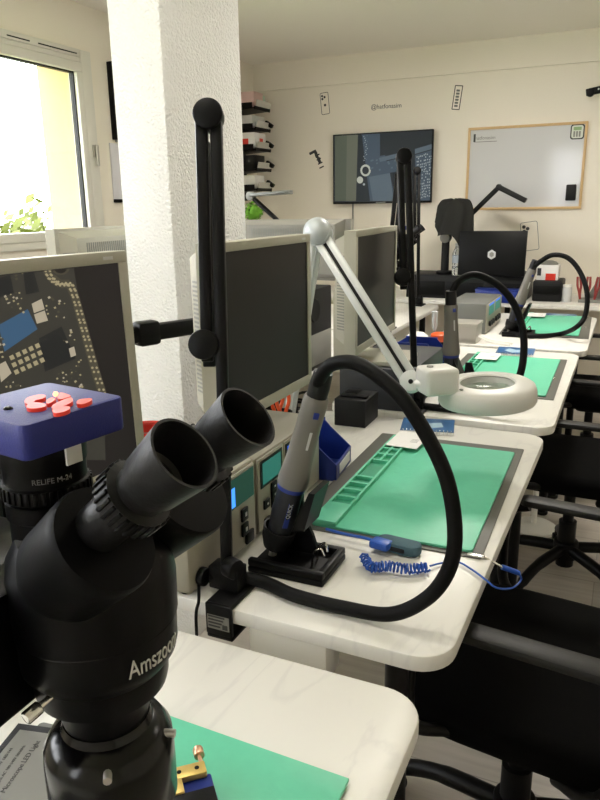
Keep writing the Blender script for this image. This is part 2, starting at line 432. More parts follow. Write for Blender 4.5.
make_mat_set(-.605, -.203, 1.235, 1.905, .015, 'dark grey mat under green pad on second table, with blue wrist strap', '')
make_green(-.557, -.222, 1.25, 1.855, .012, 'large green silicone pad with tool tray on second table')
make_mat_set(-.61, -.19, 2.46, 3.15, .015, 'dark grey mat under the green pad on the ring lamp table', '')
make_green(-.565, -.217, 2.485, 3.12, .01, 'green silicone pad lying behind the white ring lamp')
make_mat_set(-.58, -.15, 3.69, 4.42, .03, 'dark grey mat under the farthest green pad', '')
make_green(-.53, -.195, 3.74, 4.40, .02, 'farthest green silicone pad, near the laptop bench')
make_mat_set(-.60, -.20, -.05, .60, .14, 'dark grey mat below the microscope on nearest table', '')
g1 = thing('silicone_mat', 'green silicone pad corner beneath the microscope on nearest table', 'mat', (-.40, .52, TZ + .003), .02, 'green silicone repair mats')
MB().prism([(-.16, .125), (.165, .112), (.165, .055), (-.16, -.02)], 0, .006, None, .0015).build('mat_sheet', green, g1)

def slab(name, label, cat, cx, cy, z, sx, sy, h, rz, m, group=None, bev=.001):
    o = thing(name, label, cat, (cx, cy, z), rz, group)
    return o
def paper_card(label, cx, cy, z, sx, sy, rz, lines=4):
    o = thing('paper_card', label, 'paper', (cx, cy, z), rz, 'white papers on green pads')
    MB().bx(-sx / 2, sx / 2, -sy / 2, sy / 2, 0, .0012).build('sheet', paper, o)
    p = MB()
    for k in range(lines): p.bx(-.0 + .01, sx * .35, -.02 + k * .008, -.018 + k * .008, .0012, .0014)
    p.build('print', grey_txt, o)
paper_card('white paper card lying on far end of second table green pad', -.508, 1.82, TZ + .0195, .088, .135, -.02)
paper_card('white paper card on green pad behind the ring lamp', -.505, 3.03, TZ + .0195, .09, .14, .0)
paper_card('white paper card on the farthest green pad', -.455, 4.30, TZ + .0195, .10, .14, .05)
def notebook(label, cx, cy, rz, sx=.135, sy=.135, z=TZ):
    o = thing('spiral_notebook', label, 'notebook', (cx, cy, z), rz, 'blue covered notebooks')
    MB().bx(-sx / 2, sx / 2, -sy / 2, sy / 2, 0, .010, .001).build('pages', paper, o)
    c = MB(); c.bx(-sx / 2, sx / 2, -sy / 2, sy / 2, .010, .0115); cov = c.build('cover', mat('blue_cover', (.03, .12, .30), .3, var=.5, scale=14), o)
    p = MB(); p.prism([(-sx * .3, -sy * .1), (-.01, -sy * .35), (sx * .3, -sy * .15), (sx * .25, sy * .2), (0, sy * .1), (-sx * .2, sy * .3)], .0115, .0118); p.build('cover_print', mat('pale_blue_print', (.35, .50, .62), .4), cov)
    s = MB()
    for k in range(14):
        x = -sx / 2 + .008 + k * (sx - .016) / 13
        s.tube([(x, -sy / 2 + .006 + .007 * math.cos(a), .006 + .008 * math.sin(a)) for a in [2 * PI * q / 8 for q in range(8)]], .0009, 5, closed=True)
    s.build('spiral_binding', chrome, o)
notebook('blue spiral notebook at far end of second table', -.50, 2.003, .20, .155, .125)
notebook('blue spiral notebook beyond green pad of ring lamp table', -.42, 3.235, .05, .16, .15)
notebook('blue notebook at far end of the fourth table', -.33, 4.415, .12, .17, .06)

# parts bins
def make_bin(loc, rz, label):
    o = thing('parts_bin', label, 'storage bin', loc, rz, 'blue open front parts bins')
    b = MB(); L, Wd, Hh, t = .19, .15, .115, .004     # opening faces local +x
    side = [(-L / 2, 0), (L / 2, 0), (L / 2, .042), (L / 2 - .055, Hh * .80), (L / 2 - .075, Hh), (-L / 2 - .012, Hh)]
    for y in (-Wd / 2, Wd / 2 - t):
        b.prism([(x, z) for x, z in side], 0, t, frame((0, y + t, 0), (1, 0, 0), (0, 0, 1)))
    b.bx(-L / 2, L / 2, -Wd / 2, Wd / 2, 0, t); b.bx(L / 2 - t, L / 2, -Wd / 2, Wd / 2, 0, .042); b.bx(-L / 2 - .004, -L / 2, -Wd / 2, Wd / 2, 0, Hh)
    b.bx(-L / 2 - .014, L / 2 - .07, -Wd / 2 - .004, -Wd / 2, Hh - .008, Hh); b.bx(-L / 2 - .014, L / 2 - .07, Wd / 2, Wd / 2 + .004, Hh - .008, Hh)
    b.build('bin_body', blue_b, o)
    MB().bx(L / 2, L / 2 + .0015, -.045, .055, .010, .034).build('label_card', paper, o)
    return o
bin0 = make_bin((-.70, 1.565, TZ), .12, 'blue open parts bin with white label beside the soldering station')
dup(bin0, (-.715, 2.80, TZ), .0, 'blue open parts bin behind the ring lamp joint')

# black tip-holder box
o = thing('holder_box', 'small black box with notched top on second table', 'box', (-.725, 2.0, TZ), .02)
MB().bx(-.05, .05, -.07, .06, 0, .085, .003).build('box_body', dgrey, o)
p = MB(); p.bx(-.04, .045, -.045, -.02, .085, .092, .002); p.bx(-.04, .0, .0, .05, .085, .089, .002); p.build('top_ridge', black, o)
# dark case beneath monitor 3
o = thing('desktop_case', 'low slate grey computer case beneath the third monitor', 'computer', (-.74, 2.36, TZ))
MB().bx(-.10, .15, -.22, .20, 0, .140, .006).build('case_body', dblue, o)
p = MB()
for k in range(10): p.bx(.15, .1512, -.18 + k * .012, -.174 + k * .012, .03, .11)
p.build('vent', black, o)

# tools in a cup behind mon2
o = thing('tool_cup', 'dark cup of tools behind the blue bin', 'cup', (-.845, 1.69, TZ))
MB().lathe([(.036, 0), (.04, .10), (.037, .10), (.034, .004)], seg=20, cap1=False).build('cup_body', dgrey, o)
for nm, px, py, m_, h_ in (('pliers', .015, 0, orange, .17), ('pliers', -.01, .012, orange, .16)):
    t_ = MB()
    for s in (-1, 1): t_.tube(smooth_path([(px, py, .01), (px + .004 * s, py + .004 * s, .09), (px + .012 * s, py + .014 * s, .13), (px + .008 * s, py + .012 * s, h_)], 4), .0055, 8)
    tag(t_.build(nm, m_), 'orange handled pliers standing in the dark cup', 'pliers', 'pliers in the tool cup').location = o.location
t_ = MB(); t_.cyl((-.02, -.012, .01), (-.026, -.018, .2), .003, seg=8); t_.cyl((-.023, -.015, .11), (-.026, -.018, .2), .008, seg=10)
tag(t_.build('screwdriver', black), 'black screwdriver standing in the dark cup', 'screwdriver').location = o.location

# red tape ring and dish on station
o = thing('red_tub', 'red rimmed tub between the blue camera monitor and the soldering station', 'tub', (-.866, 1.125, TZ))
MB().lathe([(.034, 0), (.036, .003), (.043, .212), (.0405, .212), (.033, .006), (0, .006)], seg=36, cap1=False).build('tub_body', red, o)
MB().lathe([(.0405, .200), (.0465, .204), (.0475, .214), (.0445, .219), (.0405, .214)], seg=36, cap0=False, cap1=False).build('rim', red, o)
MB().lathe([(0, .185), (.0385, .188), (.0385, .195), (0, .192)], seg=30, cap0=False, cap1=False).build('contents', grey, o)

# ------------------------------------------------------------------ soldering stations
lcd_dark = scr('lcd_dark', (.012, .045, .03), .7); lcd_teal = scr('lcd_teal', (.02, .13, .10), .8); lcd_blue = scr('lcd_blue', (.03, .13, .75), .9); blue_bar = scr('blue_bar', (.05, .25, 1.0), 1.3)
st = thing('hot_air_station', 'beige hot air station with dark green display left of the tool stand', 'soldering station', (-.63, 1.023, TZ), 0)
a = MB(); a.bx(-.165, 0, -.118, .120, .006, .178, .006); a.build('case', beige2, st)
a = MB(); a.bx(0, .006, -.0, .114, .012, .172, .002); fp = a.build('front_panel', beige2, st)
a = MB(); a.bx(.006, .0075, .012, .108, .108, .166); dsp = a.build('display', lcd_dark, st); a = MB(); a.bx(.0075, .008, .018, .034, .112, .150); a.build('display_bar', blue_bar, dsp)
for yy, zz in ((.066, .083), (.066, .052)):
    a = MB(); a.bx(.006, .011, yy - .012, yy + .012, zz - .013, zz + .013, .002); k = a.build('button', black, st); a = MB(); a.bx(.011, .0114, yy - .002, yy + .005, zz - .004, zz + .004); a.build('button_mark', lgrey, k)
a = MB(); a.bx(.006, .012, .067, .097, .006 + .012, .042, .002); a.build('power_switch', black, st)
a = MB(); a.rcyl((0, -.085, .028), (.014, -.085, .028), .0165, .003); a.build('hose_port', black, st)
for sx in (-.145, -.02):
    for sy in (-.10, .10): MB().rcyl((sx, sy, 0), (sx, sy, .006), .01, .002).build('foot', black, st)
st = thing('soldering_station', 'beige soldering station with teal and blue displays behind the hot air handle', 'soldering station', (-.63, 1.315, TZ), 0)
a = MB(); a.bx(-.21, -.001, -.162, .165, .006, .172, .006); a.build('case', beige2, st)
for y0, y1 in ((-.160, -.042), (-.038, .08)):
    a = MB(); a.bx(-.001, .004, y0, y1, .012, .168, .002); a.build('front_panel', beige2, st)
a = MB(); a.bx(.004, .0055, -.150, -.052, .104, .162); dsp = a.build('display', dgrey, st); a = MB(); a.bx(.0055, .006, -.142, -.060, .110, .156); a.build('display_screen', lcd_teal, dsp)
a = MB(); a.bx(.004, .0055, -.034, .03, .106, .162); dsp = a.build('display', dgrey, st); a = MB(); a.bx(.0055, .006, -.026, .024, .112, .156); a.build('display_screen', lcd_blue, dsp)
for yy, zz in ((-.130, .066), (-.096, .092), (-.096, .074), (-.096, .056), (-.062, .074)):
    a = MB(); a.bx(.004, .009, yy - .012, yy + .012, zz - .010, zz + .010, .002); k = a.build('button', black, st)
    a = MB(); a.bx(.009, .0094, yy - .002, yy + .004, zz - .002, zz + .002); a.build('button_mark', lgrey, k)
a = MB(); a.rcyl((.004, -.068, .028), (.016, -.068, .028), .013, .003); a.build('knob', black, st)
a = MB(); a.bx(.004, .009, -.140, -.118, .018, .036, .002); a.build('power_switch', black, st)
for sx in (-.19, -.02):
    for sy in (-.13, .13): MB().rcyl((sx, sy, 0), (sx, sy, .006), .01, .002).build('foot', black, st)

# ------------------------------------------------------------------ hot air handle, stand, hose
HX, HY = -.51, 1.085
def make_stand(label):
    o = thing('handle_stand', label, 'tool stand', (HX, HY, TZ), 0, 'black stands for hot air handles')
    b = MB()
    b.bx(-.075, .075, -.058, .058, 0, .012, .003)
    for y in (-.05, .05): b.bx(-.075, .075, y - .007, y + .007, .012, .026, .003)
    b.bx(.062, .075, -.05, .05, .012, .026, .003)
    b.build('base', black, o)
    u = MB()
    for y in (.036,):
        u.prism([(-.072, .012), (.03, .012), (.018, .05), (.0, .085), (-.004, .15), (-.024, .15), (-.05, .07)], -.004, .004, frame((0, y, 0), (1, 0, 0), (0, 0, 1)))
    u.prism([(.005, .085), (.03, .09), (.052, .165), (.04, .165)], -.034, .034, frame((0, 0, 0), (1, 0, 0), (0, 0, 1)))
    u.build('upright', black, o)
    c = MB(); c.lathe([(.022, -.022), (.030, 0), (.032, .022), (.029, .022), (.026, 0)], (-.040, 0, .052), (.29, 0, .95), 24, cap0=False, cap1=False); c.build('cradle', dgrey, o)
    h = MB()
    for s in (-1, 1): h.tube(smooth_path([(.035, .012 * s, .013), (.04, .014 * s, .04), (.052, .012 * s, .05), (.058, .008 * s, .036)], 4), .0022, 8)
    h.build('nozzle_hook', chrome, o)
    return o
stand0 = make_stand('black tool stand holding hot air handle on second table')
def make_gun(label, key, hose, b0=V((-.045, 0, .035)), b1=V((.045, -.005, .335))):
    o = thing('hot_air_gun', label, 'hot air tool', (HX, HY, TZ), 0, 'hot air handles with black hoses')
    ax = (b1 - b0).normalized(); L = (b1 - b0).length
    g = MB(); g.lathe([(.018, 0), (.022, .03), (.0245, .075), (.0245, .128)], b0, ax, 28); low = g.build('lower_barrel', gundark, o)
    g = MB(); g.lathe([(.026, .126), (.026, .135)], b0, ax, 28); g.build('blue_ring', blue_b, o)
    g = MB(); g.lathe([(.028, .135), (.0288, .148), (.025, .18), (.0225, .25), (.0225, L - .006), (.020, L)], b0, ax, 28); hd = g.build('grip', gunbody, o)
    n = MB(); n.lathe([(.008, -.03), (.008, 0), (.014, 0)], b0, ax, 20); n.build('nozzle', metal, o)
    
    fr = V((.65, -.76, 0)); fr = (fr - ax * fr.dot(ax)).normalized(); lx = ax.cross(fr)
    s = MB(); pc = b0 + ax * .285 + fr * .0215; s.box(pc, (.010, .006, .012), Matrix((lx, fr, ax)).transposed(), .001); s.build('button', blue_b, hd)
    s = MB(); pc = b0 + ax * .235 + fr * .0218; s.box(pc, (.005, .004, .035), Matrix((lx, fr, ax)).transposed(), .001); s.build('slide_switch', lgrey, hd)
    s = MB(); pc = b0 + ax * .080 + fr * .0212; s.box(pc, (.010, .006, .055), Matrix((lx, fr, ax)).transposed(), .001); s.build('blue_stripe', blue_b, low)
    text('handle_lettering', 'QUICK', .010, frame(b0 + ax * .09 + fr * .0246, ax, -lx), lgrey, low)
    top = b0 + ax * (L - .004)
    s = MB(); s.lathe([(.018, L - .004), (.0185, L + .02), (.0165, L + .045)], b0, ax, 24); s.build('strain_relief', soft_bl, o)
    P = smooth_path([top + ax * .01] + [V(q) - V((HX, HY, TZ)) for q in hose], 14)
    MB().tube(P, .0117, 16).build('hose', hose_m, o)
    return o
hose2 = [(-.452, 1.066, 1.122), (-.420, 1.045, 1.152), (-.366, 1.02, 1.160), (-.300, 1.00, 1.128), (-.250, .99, 1.07), (-.213, .98, 1.005), (-.196, .97, .93), (-.201, .963, .87), (-.232, .96, .815), (-.290, .960, .773), (-.372, .963, .7635), (-.46, .966, .7635), (-.54, .985, .7640), (-.615, .945, .777)]
make_gun('hot air handle with big black hose loop on second table', 2, hose2)
o3 = V((-.025, 1.21, 0))
dup(stand0, (-.455, 2.315, TZ), PI, 'black tool stand behind the white ring lamp')
hose3 = [(-.507, 2.293, 1.125), (-.488, 2.31, 1.162), (-.44, 2.33, 1.178), (-.37, 2.34, 1.145), (-.32, 2.34, 1.09), (-.288, 2.33, 1.02), (-.275, 2.31, .95), (-.275, 2.26, .88), (-.30, 2.21, .815), (-.36, 2.19, .773), (-.45, 2.19, .7635), (-.56, 2.19, .7635), (-.70, 2.20, .7635)]
g3 = make_gun('hot air handle with black hose loop behind white ring lamp', 3, [V(q) - o3 for q in hose3], V((.035, .015, .035)), V((.025, -.003, .335))); g3.location = V((HX, HY, TZ)) + o3
o4 = V((.04, 2.60, 0))
dup(stand0, V((HX, HY, TZ)) + o4, 0, 'black tool stand on the farthest table')
def yq(x, y, Y): return on_y(x, y, Y)
hose4 = [yq(541, 261, 3.66), yq(553, 255, 3.66), yq(568, 258, 3.66), yq(580, 272, 3.65), yq(587, 293, 3.62), yq(585, 316, 3.60), yq(575, 328, 3.58), on_z(560, 334, .7640), on_z(540, 336, .7640), on_z(520, 335, .7640), on_z(505, 331, .764)]
g4 = make_gun('hot air handle with black hose loop on farthest table', 4, [V(q) - o4 for q in hose4]); g4.location = V((HX, HY, TZ)) + o4

# ------------------------------------------------------------------ monitors
def make_monitor(loc, rz, label, Wd=.46, Hh=.36, zb=.22, stand=True, name='monitor', tilt=0.0, shell=None):
    """front faces local +x; origin on the table under the panel"""
    o = thing(name, label, 'monitor', loc, rz, 'beige framed monitors')
    R = Matrix.Rotation(-tilt, 3, 'Y'); org = V((0, 0, zb))
    def T_(mb): 
        for v in mb.bm.verts: v.co = R @ v.co + org
        return mb
    b = MB(); bz = .018
    b.prism([(-.032, 0), (0, 0), (0, Hh), (-.032, Hh)], -Wd / 2, Wd / 2, Matrix(((1, 0, 0, 0), (0, 0, 1, 0), (0, 1, 0, 0), (0, 0, 0, 1))), 0)
    # bezel lip
    for y0, y1, z0, z1 in ((-Wd / 2, Wd / 2, 0, bz + .006), (-Wd / 2, Wd / 2, Hh - bz, Hh), (-Wd / 2, -Wd / 2 + bz, bz, Hh - bz), (Wd / 2 - bz, Wd / 2, bz, Hh - bz)):
        b.bx(0, .004, y0, y1, z0, z1, .0015)
    T_(b).build('bezel', shell or beige, o)
    k = MB(); w2, h0, h1 = Wd * .40, Hh * .12, Hh * .92
    lo = [(-.032, -w2 - .03, h0 - .02), (-.032, w2 + .03, h0 - .02), (-.032, w2 + .03, h1 + .02), (-.032, -w2 - .03, h1 + .02)]; hi = [(-.075, -w2, h0), (-.075, w2, h0), (-.075, w2, h1), (-.075, -w2, h1)]
    A = [k.bm.verts.new(p) for p in lo]; B = [k.bm.verts.new(p) for p in hi]
    for i in range(4): k._f([A[i], A[(i + 1) % 4], B[(i + 1) % 4], B[i]])
    k._f(B); T_(k).build('back_shell', shell or beige, o)
    s = MB(); s.bx(0, .001, -Wd / 2 + bz, Wd / 2 - bz, bz + .006, Hh - bz); T_(s).build('screen', screen, o)
    for s_ in (-1, 1):
        v = MB()
        for q in range(26):
            z = Hh * .2 + q * Hh * .62 / 26
            v.box((-.0535, s_ * (w2 + .0152), z), (.036, .0012, Hh * .62 / 52), Matrix.Rotation(s_ * .61, 3, 'Z'))
        T_(v).build('side_vent', grey, o)
    v = MB()
    for q in range(30): v.bx(-.0762, -.075, -w2 * .8 + q * w2 * 1.6 / 30, -w2 * .8 + (q + .5) * w2 * 1.6 / 30, h1 - .05, h1 - .015)
    T_(v).build('back_vent', grey, o)
    q = MB(); q.bx(.004, .0046, Wd / 2 - .05, Wd / 2 - .03, Hh - .012, Hh - .007); T_(q).build('badge', lgrey, o)
    if stand:
        n = MB(); n.box((-.10, 0, zb * .5 + .07), (.035, .09, zb + .10), Matrix.Rotation(.08, 3, 'Y'), .006); n.bx(-.12, -.07, -.04, .04, zb + .10, zb + .16, .004); n.build('neck', beige, o)
        n = MB(); n.prism(rrect(-.15, .06, -.12, .12, .05), 0, .016, None, .004); n.build('stand_base', beige, o)
    return o
mon1 = make_monitor((-.745, .675, TZ), -.11, 'beige monitor showing a circuit board behind the blue microscope camera', .50, .365, .222, tilt=.03, name='monitor')
mon2 = make_monitor((-.70, 1.362, TZ), -.0, 'beige framed blank monitor behind the black folded lamp', .45, .365, .221, stand=False)
mon3 = make_monitor((-.725, 2.18, TZ + .141), .07, 'beige blank monitor standing on slate computer case', .51, .36, .080, stand=False)
n = MB(); n.bx(-.13, -.075, -.06, .06, .016, .25, .006); n.build('neck', beige, mon3); n = MB(); n.prism(rrect(-.12, .12, -.10, .12, .04), 0, .016, Matrix.Translation((-.015, 0.08, 0)), .004); n.build('stand_base', beige, mon3)
make_monitor((-1.60, 1.90, TZ), PI - .0, 'beige monitor turned away by window, left of the column', .46, .36, .235)
make_monitor((-1.36, 2.92, TZ), PI / 2 + .0, 'beige monitor with shade painted into its shell, back to us, just right of column', .56, .26, .335, shell=mat('shaded_beige_plastic', (.24, .23, .20), .5, bump=.03, scale=300))  # same beige plastic, shell colour darkened to stand in for shade
# monitor arm that carries monitor 2
o = thing('monitor_mount', 'black horizontal monitor arm crossing in front of the column', 'monitor arm', (-.885, 1.20, TZ))
a = MB(); a.cyl((-.01, -.20, 0), (-.01, -.20, .46), .0175, seg=20); a.build('pole', black, o)
a = MB(); a.rcyl((-.01, -.20, .37), (-.01, -.20, .44), .025, .004); a.build('collar', black, o)
a = MB(); a.box((.03, .03, .405), (.024, .24, .034), Matrix.Rotation(-.40, 3, 'Z'), .006); a.box((-.012, -.135, .405), (.022, .15, .032), None, .005); a.box((.004, -.03, .405), (.036, .05, .05), Matrix.Rotation(-.40, 3, 'Z'), .008); a.build('arm', black, o)
a = MB(); a.rcyl((.08, .135, .375), (.08, .135, .43), .02, .004); a.bx(.08, .108, .12, .20, .36, .44, .004); a.build('mount_plate', black, o)
a = MB(); a.bx(-.012, .03, -.235, -.165, 0, .01, .002); a.build('clamp', black, o)

# screen content: circuit boards
def content(parent, name, org, u, v_, nrm, polys, mats_, lift=.0012):
    """polys: (matindex, [(s,t)...]) in metres along u, v from org"""
    mb = MB(); mb.keep = True
    for i, (mi, pts) in enumerate(polys):
        mb.mi = mi; n = len(pts)
        base = V(org) + V(nrm) * (lift + .000012 * i)
        f = mb.quad([base + V(u) * s + V(v_) * t for s, t in pts])
    return mb.build(name, mats_, parent)
def bar(p, q, w):
    p, q = V(p), V(q); d = (q - p).normalized(); n = V((-d.y, d.x)) * w / 2
    return [tuple(p - n), tuple(q - n), tuple(q + n), tuple(p + n)]
def blob(c, r, n=10, k=1.0): return [(c[0] + r * math.cos(2 * PI * i / n), c[1] + k * r * math.sin(2 * PI * i / n)) for i in range(n)]
E1 = [scr('board_black', (.012, .010, .009), 1), scr('board_grey', (.030, .028, .022), 1), scr('board_blue', (.030, .07, .125), 1), scr('board_pad', (.26, .22, .13), 1), scr('board_light', (.30, .26, .19), 1), scr('board_chip', (.013, .013, .0125), 1), scr('board_strip', (.05, .043, .028), 1)]
# monitor 1: photo crop coordinates mapped onto the screen plane
def mon1_st(cx, cy):
    px, py = cx / 3.75, 220 + cy / 3.75
    M = mon1_mat; n = M.to_3x3() @ V((1, 0, 0)); p0 = M @ V((0, 0, .222)); d = ray(px, py); o_ = V((0, 0, CAMZ))
    t = (p0 - o_).dot(n) / d.dot(n); q = M.inverted() @ (o_ + d * t)
    return (q.y, q.z)
mon1_mat = Matrix.LocRotScale(V((-.745, .675, TZ)), Matrix.Rotation(-.11, 3, 'Z').to_quaternion(), None)
Wd, Hh, bz, zb = .50, .365, .018, .222
polys = [(0, [(-Wd / 2 + bz, zb + bz + .006), (Wd / 2 - bz, zb + bz + .006), (Wd / 2 - bz, zb + Hh - bz), (-Wd / 2 + bz, zb + Hh - bz)])]
def Q(*pts): return [mon1_st(*p) for p in pts]
def clip(poly):
    y0, y1, z0, z1 = -Wd / 2 + bz + .001, Wd / 2 - bz - .001, zb + bz + .007, zb + Hh - bz - .001
    return [(min(max(s, y0), y1), min(max(t, z0), z1)) for s, t in poly]
polys.append((1, clip(Q((-260, 230), (290, 165), (310, 300), (345, 450), (395, 660), (395, 900), (-260, 900)))))
path = [(190, 175), (205, 215), (240, 240), (275, 240), (295, 290), (315, 370), (335, 450), (360, 550), (388, 650), (395, 720)]
for a_, b_ in zip(path, path[1:]): polys.append((6, clip([mon1_st(*q) for q in bar(a_, b_, 32)])))
P_ = smooth_path([(*p, 0) for p in path], 5)
for i, p in enumerate(P_):
    for s in (-8, 8):
        polys.append((3, clip([mon1_st(x, y) for x, y in blob((p.x + s, p.y + (i % 2) * 5), 5.0, 6)])))
polys.append((2, clip(Q((5, 395), (115, 335), (150, 410), (25, 495)))))
polys.append((5, clip(Q((-120, 260), (50, 190), (65, 275), (-110, 330)))))
polys.append((5, clip(Q((155, 445), (240, 400), (290, 520), (175, 570)))))
polys.append((5, clip(Q((100, 190), (140, 185), (160, 270), (110, 280)))))
polys.append((4, clip(Q((130, 315), (168, 296), (178, 335), (138, 350))))); polys.append((4, clip(Q((138, 355), (178, 340), (190, 378), (148, 390)))))
polys.append((4, clip(Q((265, 483), (285, 475), (292, 508), (272, 516))))); polys.append((4, clip(Q((0, 545), (28, 530), (50, 575), (10, 610)))))
rnd = random.Random(3)
for gx in range(5):
    for gy in range(3):
        x, y = 45 + gx * 24 + gy * 8, 520 - gx * 11 + gy * 27
        polys.append((3, clip([mon1_st(*q) for q in bar((x, y), (x + 15, y - 7), 17)])))
for (x0, y0, x1, y1, n_) in ((60, 185, 100, 350, 14), (180, 290, 250, 370, 14), (20, 280, 60, 330, 8), (240, 410, 285, 470, 9), (285, 520, 310, 640, 12), (190, 560, 290, 620, 16), (-30, 440, 20, 520, 10), (-200, 400, 0, 700, 60), (20, 610, 150, 640, 10)):
    for i in range(n_):
        x, y = rnd.uniform(x0, x1), rnd.uniform(y0, y1); s = rnd.uniform(4, 9)
        polys.append((rnd.choice((3, 3, 4, 6)), clip([mon1_st(*q) for q in bar((x, y), (x + s, y - s * .5), s)])))
polys.append((6, clip([mon1_st(*q) for q in blob((237, 180), 34, 16, .8)]))); polys.append((0, clip([mon1_st(*q) for q in blob((237, 182), 23, 16, .8)])))
pic = content(mon1, 'circuit_picture', (0, 0, 0), (0, 1, 0), (0, 0, 1), (1, 0, 0), polys, E1, .0016)
Rm = Matrix.Translation((0, 0, zb)) @ Matrix.Rotation(-.03, 4, 'Y') @ Matrix.Translation((0, 0, -zb)); pic.data.transform(Rm)

# ------------------------------------------------------------------ microscope
SX, SY = -.315, .338
def make_microscope(label):
    o = thing('stereo_microscope', label, 'microscope', (SX, SY, TZ), 0, 'black stereo microscopes')
    def L_(p): return V(p) - V((SX, SY, TZ))
    z = lambda w: w - TZ
    # head body
    b = MB(); b.lathe([(.0, z(1.046)), (.030, z(1.046)), (.0315, z(1.052)), (.0315, z(1.062)), (.036, z(1.070)), (.0455, z(1.074)), (.047, z(1.080)), (.0475, z(1.092)), (.0505, z(1.096)), (.0535, z(1.100)), (.055, z(1.106)), (.0555, z(1.127)), (.0552, z(1.1275)), (.0552, z(1.1285)), (.0565, z(1.129)), (.057, z(1.155)), (.054, z(1.178)), (.046, z(1.192)), (.030, z(1.198)), (0, z(1.198))], seg=56)
    b.build('zoom_body', black_s, o, 30)
    def wrap(co):
        R_ = .0557; phi = math.radians(-5) + co.x * .80 / R_; return V((R_ * math.cos(phi) + co.z * math.cos(phi), R_ * math.sin(phi) + co.z * math.sin(phi), z(1.1125) + co.y * 1.2))
    text('maker_lettering', 'Amszoom', .0150, None, silver_txt, o, ext=.0003, bend=wrap)
    # eyepieces
    ax = V((math.cos(math.radians(41)), 0, math.sin(math.radians(41)))); dn = V((ax.z, 0, -ax.x))
    for sgn, P in ((-1, V((-.207, .301, 1.273))), (1, V((-.208, .374, 1.273)))):
        p = L_(P)
        hc = p - ax * .086 + dn * .007 + V((0, 0, 0)) + (V((.004, .012, 0)) if sgn > 0 else V((0, .001, 0)))
        h = MB(); h.lathe([(.0, -.060), (.026, -.060), (.0335, -.045), (.0355, -.008), (.0355, -.003), (.0342, 0), (.0, 0)], hc, ax, 44); ph = h.build('prism_housing', mat('matt_black', (.0028, .0028, .003), .5, spec=.10, bump=.02, scale=200), o)
        e = MB(); e.lathe([(.0155, -.092), (.0155, -.058), (.0215, -.056), (.0215, -.043), (.0165, -.0415), (.0165, -.035), (.0188, -.031), (.0216, -.006), (.0222, 0), (.0205, .0), (.0195, -.003), (.018, -.026), (.014, -.028)], p, ax, 44, cap0=True, cap1=False); ep = e.build('eyepiece_tube', soft_bl, o)
        r_ = MB(); Rm_ = axis_m(ax)
        for q in range(26):
            a = 2 * PI * q / 26; r_.box(p + Rm_ @ V((.0215 * math.cos(a), .0215 * math.sin(a), -.0495)), (.0030, .0028, .0125), Rm_ @ Matrix.Rotation(a, 3, 'Z'), .0006)
        r_.build('diopter_ring', black, ep)
        g = MB(); g.lathe([(.0145, -.0275), (.012, -.026), (.006, -.0245), (0, -.024)], p, ax, 28, cap0=True); g.build('eye_lens', lens_m, ep)
    # camera port and lens
    cp = L_((-.340, .331, 0)); cx, cy = cp.x, cp.y
    t_ = MB(); t_.lathe([(.026, z(1.17)), (.026, z(1.204)), (.0275, z(1.205)), (.0275, z(1.216)), (.0255, z(1.217))], (cx, cy, 0), seg=40); t_.build('camera_port', black_s, o)
    t_ = MB(); t_.lathe([(.0265, z(1.217)), (.0285, z(1.219)), (.0285, z(1.228)), (.0268, z(1.229)), (.0268, z(1.240)), (.028, z(1.242)), (.028, z(1.258))], (cx, cy, 0), seg=40); ln = t_.build('camera_lens', black, o)
    r_ = MB()
    for q in range(36):
        a = 2 * PI * q / 36; r_.box((cx + .0287 * math.cos(a), cy + .0287 * math.sin(a), z(1.2235)), (.002, .0026, .0085), Matrix.Rotation(a, 3, 'Z'), .0005)
    r_.build('focus_ring', black, ln)
    def wrap2(co):
        R_ = .0270; phi = math.radians(-36) + co.x / R_; return V((cx + (R_ + co.z) * math.cos(phi), cy + (R_ + co.z) * math.sin(phi), z(1.2345) + co.y))
    text('lens_lettering', 'RELIFE M-24', .0050, None, mat('dim_silver_print', (.25, .25, .25), .5), ln, ext=.0002, bend=wrap2)
    # blue camera housing
    Rb = Matrix.Rotation(math.radians(-9), 4, 'Z'); Mb = Matrix.Translation((cx, cy, 0)) @ Rb
    c_ = MB(); c_.prism(rrect(-.0392, .0392, -.0392, .0392, .006), z(1.258), z(1.2805), Mb, .0015); ch = c_.build('camera_housing', blue_cam, o)
    # emblem: petals at the place seen in the photograph
    iv = Mb.inverted()
    def top(px, py):
        q = iv @ L_(on_z(px, py, 1.2805)); return V((q.x, q.y))
    pet = [[(25, 406), (28, 401), (40, 398), (46, 399), (44, 402), (36, 404), (31, 408)], [(27, 409), (34, 406), (45, 407), (46, 410), (38, 412), (29, 412)], [(47, 404), (52, 401), (56, 403), (50, 407), (47, 407)], [(52, 410), (60, 405), (71, 401), (73, 405), (66, 409), (56, 413)], [(58, 400), (61, 396), (71, 399), (68, 401), (60, 403)], [(77, 406), (80, 403), (91, 402), (92, 404), (86, 407), (79, 408)], [(53, 414), (57, 411), (69, 410), (70, 413), (63, 416), (55, 417)]]
    for pp in pet:
        pl = smooth_path([(*top(*q), 0) for q in pp], 4, closed=True); area = sum(pl[i].x * pl[(i + 1) % len(pl)].y - pl[(i + 1) % len(pl)].x * pl[i].y for i in range(len(pl)))
        if area < 0: pl.reverse()
        MB().prism([(q.x, q.y) for q in pl], z(1.2805), z(1.2830), Mb, .0).build('emblem_petal', mat('emblem_red', (.75, .05, .03), .35, emit=(.8, .04, .02), estr=.12), ch)
    q = top(56, 397); MB().sphere(Mb @ V((q.x, q.y, z(1.2825))), .0018).build('indicator_light', mat('led_red', (.9, .2, .1), .3, emit=(1, .25, .12), estr=3), ch)
